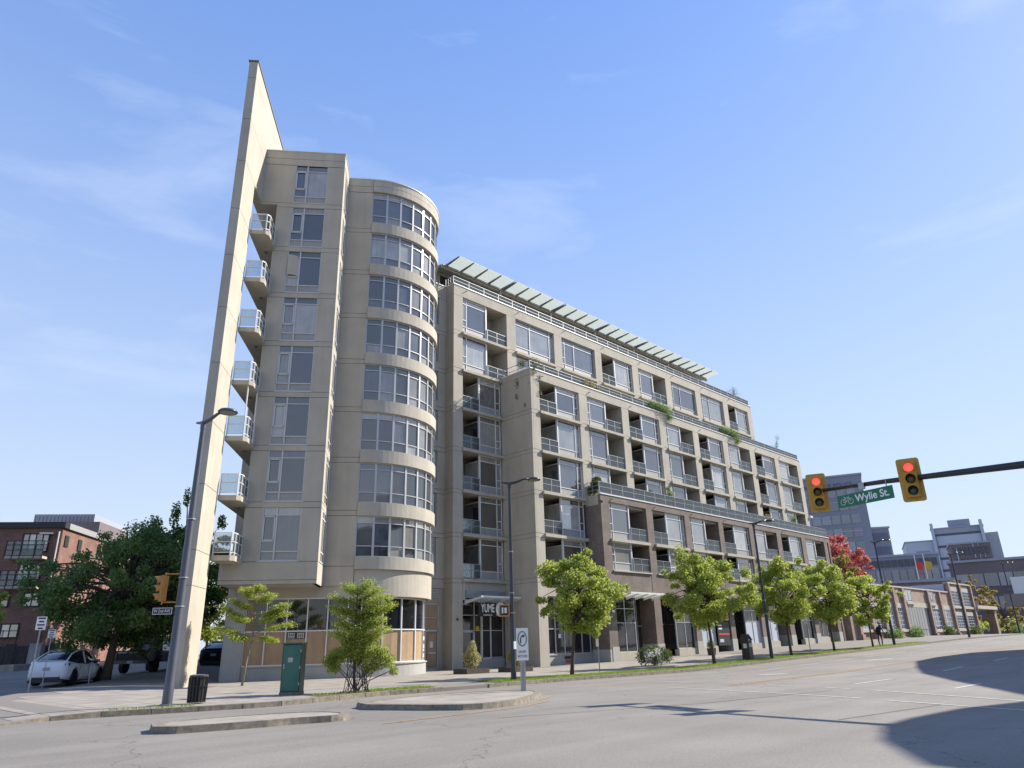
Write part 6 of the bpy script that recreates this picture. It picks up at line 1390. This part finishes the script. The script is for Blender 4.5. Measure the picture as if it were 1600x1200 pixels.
# concrete guideway
at(130, 20, 0); e = empty('concrete_guideway', (130, 20, 0), 0, 'raised concrete guideway on round piers at the far right', 'bridge')
MB().hexa([(127, 26.8, 5.0), (131, 8, 5.0), (137, 8, 5.0), (133, 26.8, 5.0), (127, 26.8, 6.7), (131, 8, 6.7), (137, 8, 6.7), (133, 26.8, 6.7)]).build('deck', 'farb2', e)
for i in range(3): MB().tube([(130.5 + i * 1.6, 24 - i * 6, .5), (130.5 + i * 1.6, 24 - i * 6, 5.0)], .6, 10).build('pier', 'farb2', e)
at(193, 33, 0); e = empty('window_banner', (186.5, 35.2, 9), 0, 'bright white panel on the brown office block at the right', 'banner'); at(186.5, 35.2, 9)
MB().hexa([(186.2, 37.3, 8.2), (187.2, 33.2, 8.2), (187.4, 33.2, 8.2), (186.4, 37.3, 8.2), (186.2, 37.3, 12.6), (187.2, 33.2, 12.6), (187.4, 33.2, 12.6), (186.4, 37.3, 12.6)]).build('panel', 'paper', e)  # plain white sheet set against the office block
for i, (x, y, m, l) in enumerate(((196, 58.0, 'postred', 'red flag on a pole between the podium and the hospital'), (196, 56.0, 'postyel', 'yellow flag on a pole beside the red flag'))):
    at(x, y, 0); e = empty('flag', (x, y, 0), 0, l, 'flag'); MB().tube([(x, y, 0), (x, y, 20)], .1, 6).build('flagpole', 'paper', e); MB().hexa([(x, y, 16.6), (x + .6, y - 1.4, 16.2), (x + .6, y - 1.38, 16.2), (x, y + .03, 16.6), (x, y, 18.4), (x + .6, y - 1.4, 18.0), (x + .6, y - 1.38, 18.0), (x, y + .03, 18.4)]).build('banner', m, e)
# blocks across the street, behind the viewpoint (they show in the shop windows)
for (x0, x1, y0, z1, mm, lb) in ((-30, -4, -34, 19, 'farb2', 'tan block across the street behind the viewpoint, left'), (2, 40, -42, 24, 'farg', 'grey block across the street behind the viewpoint, middle'), (48, 96, -48, 17, 'farb', 'brown block across the street behind the viewpoint, right')):
    at(x0, y0, 0); e = empty('street_block', (x0, y0, 0), 0, lb, 'building'); MB().box(x0, x1, y0 - 18, y0, -1, z1).build('wall', mm, e); MB().box(x0 - .3, x1 + .3, y0 - 18.3, y0 + .3, z1, z1 + .6).build('roof', 'span', e)
    n_ = int((x1 - x0) / 3.2)
    for zz in np.arange(1.2, z1 - 2.5, 3.2):
        for i in range(n_): MB().box(x0 + .8 + i * 3.2, x0 + 2.7 + i * 3.2, y0, y0 + .06, float(zz), float(zz) + 1.9).build('window', 'farwin', e)
# unseen decks added outside the frame, outlined to shade the road
HV = 15.0; k_ = HV / -LIGHT.z; ox, oy = -LIGHT.x * k_, -LIGHT.y * k_
at(60, 0, 0)
e = empty('shading_deck', (60, 0, 0), 0, 'unseen curved concrete deck added right of the frame to shade the road', 'bridge')
sh1 = [(22.7, 4.6), (24.8, 5.7), (29.3, 8.1), (34, 10.4), (38.2, 12.0), (41.2, 13.0), (43.0, 13.6), (47.1, 13.9), (52.4, 13.5), (56, 11.7), (64, 9.8), (80, 7.5), (100, 5), (100, -6), (60, -6), (30, -2)]
MB().prism([(x + ox, y + oy) for x, y in sh1], HV - .2, HV + .2).build('deck', 'slab', e)
sh2 = [(10.5, 3.2), (12.5, 4.4), (14.4, 5.05), (16, 5.1), (17.4, 5.0), (18.5, 4.9), (21, 4.2), (22.4, 3.3), (24, 0), (22, -6), (8, -6)]
MB().prism([(x + ox, y + oy) for x, y in sh2], HV - .2, HV + .2).build('shading_deck_near', 'slab', e)
for x, y in ((50, -6), (75, -8), (100, -10), (36, -9)): MB().tube([(x + 8, y, -.2), (x + 8, y, HV)], .9, 14).build('pier', 'slab', e)  # piers under the added decks
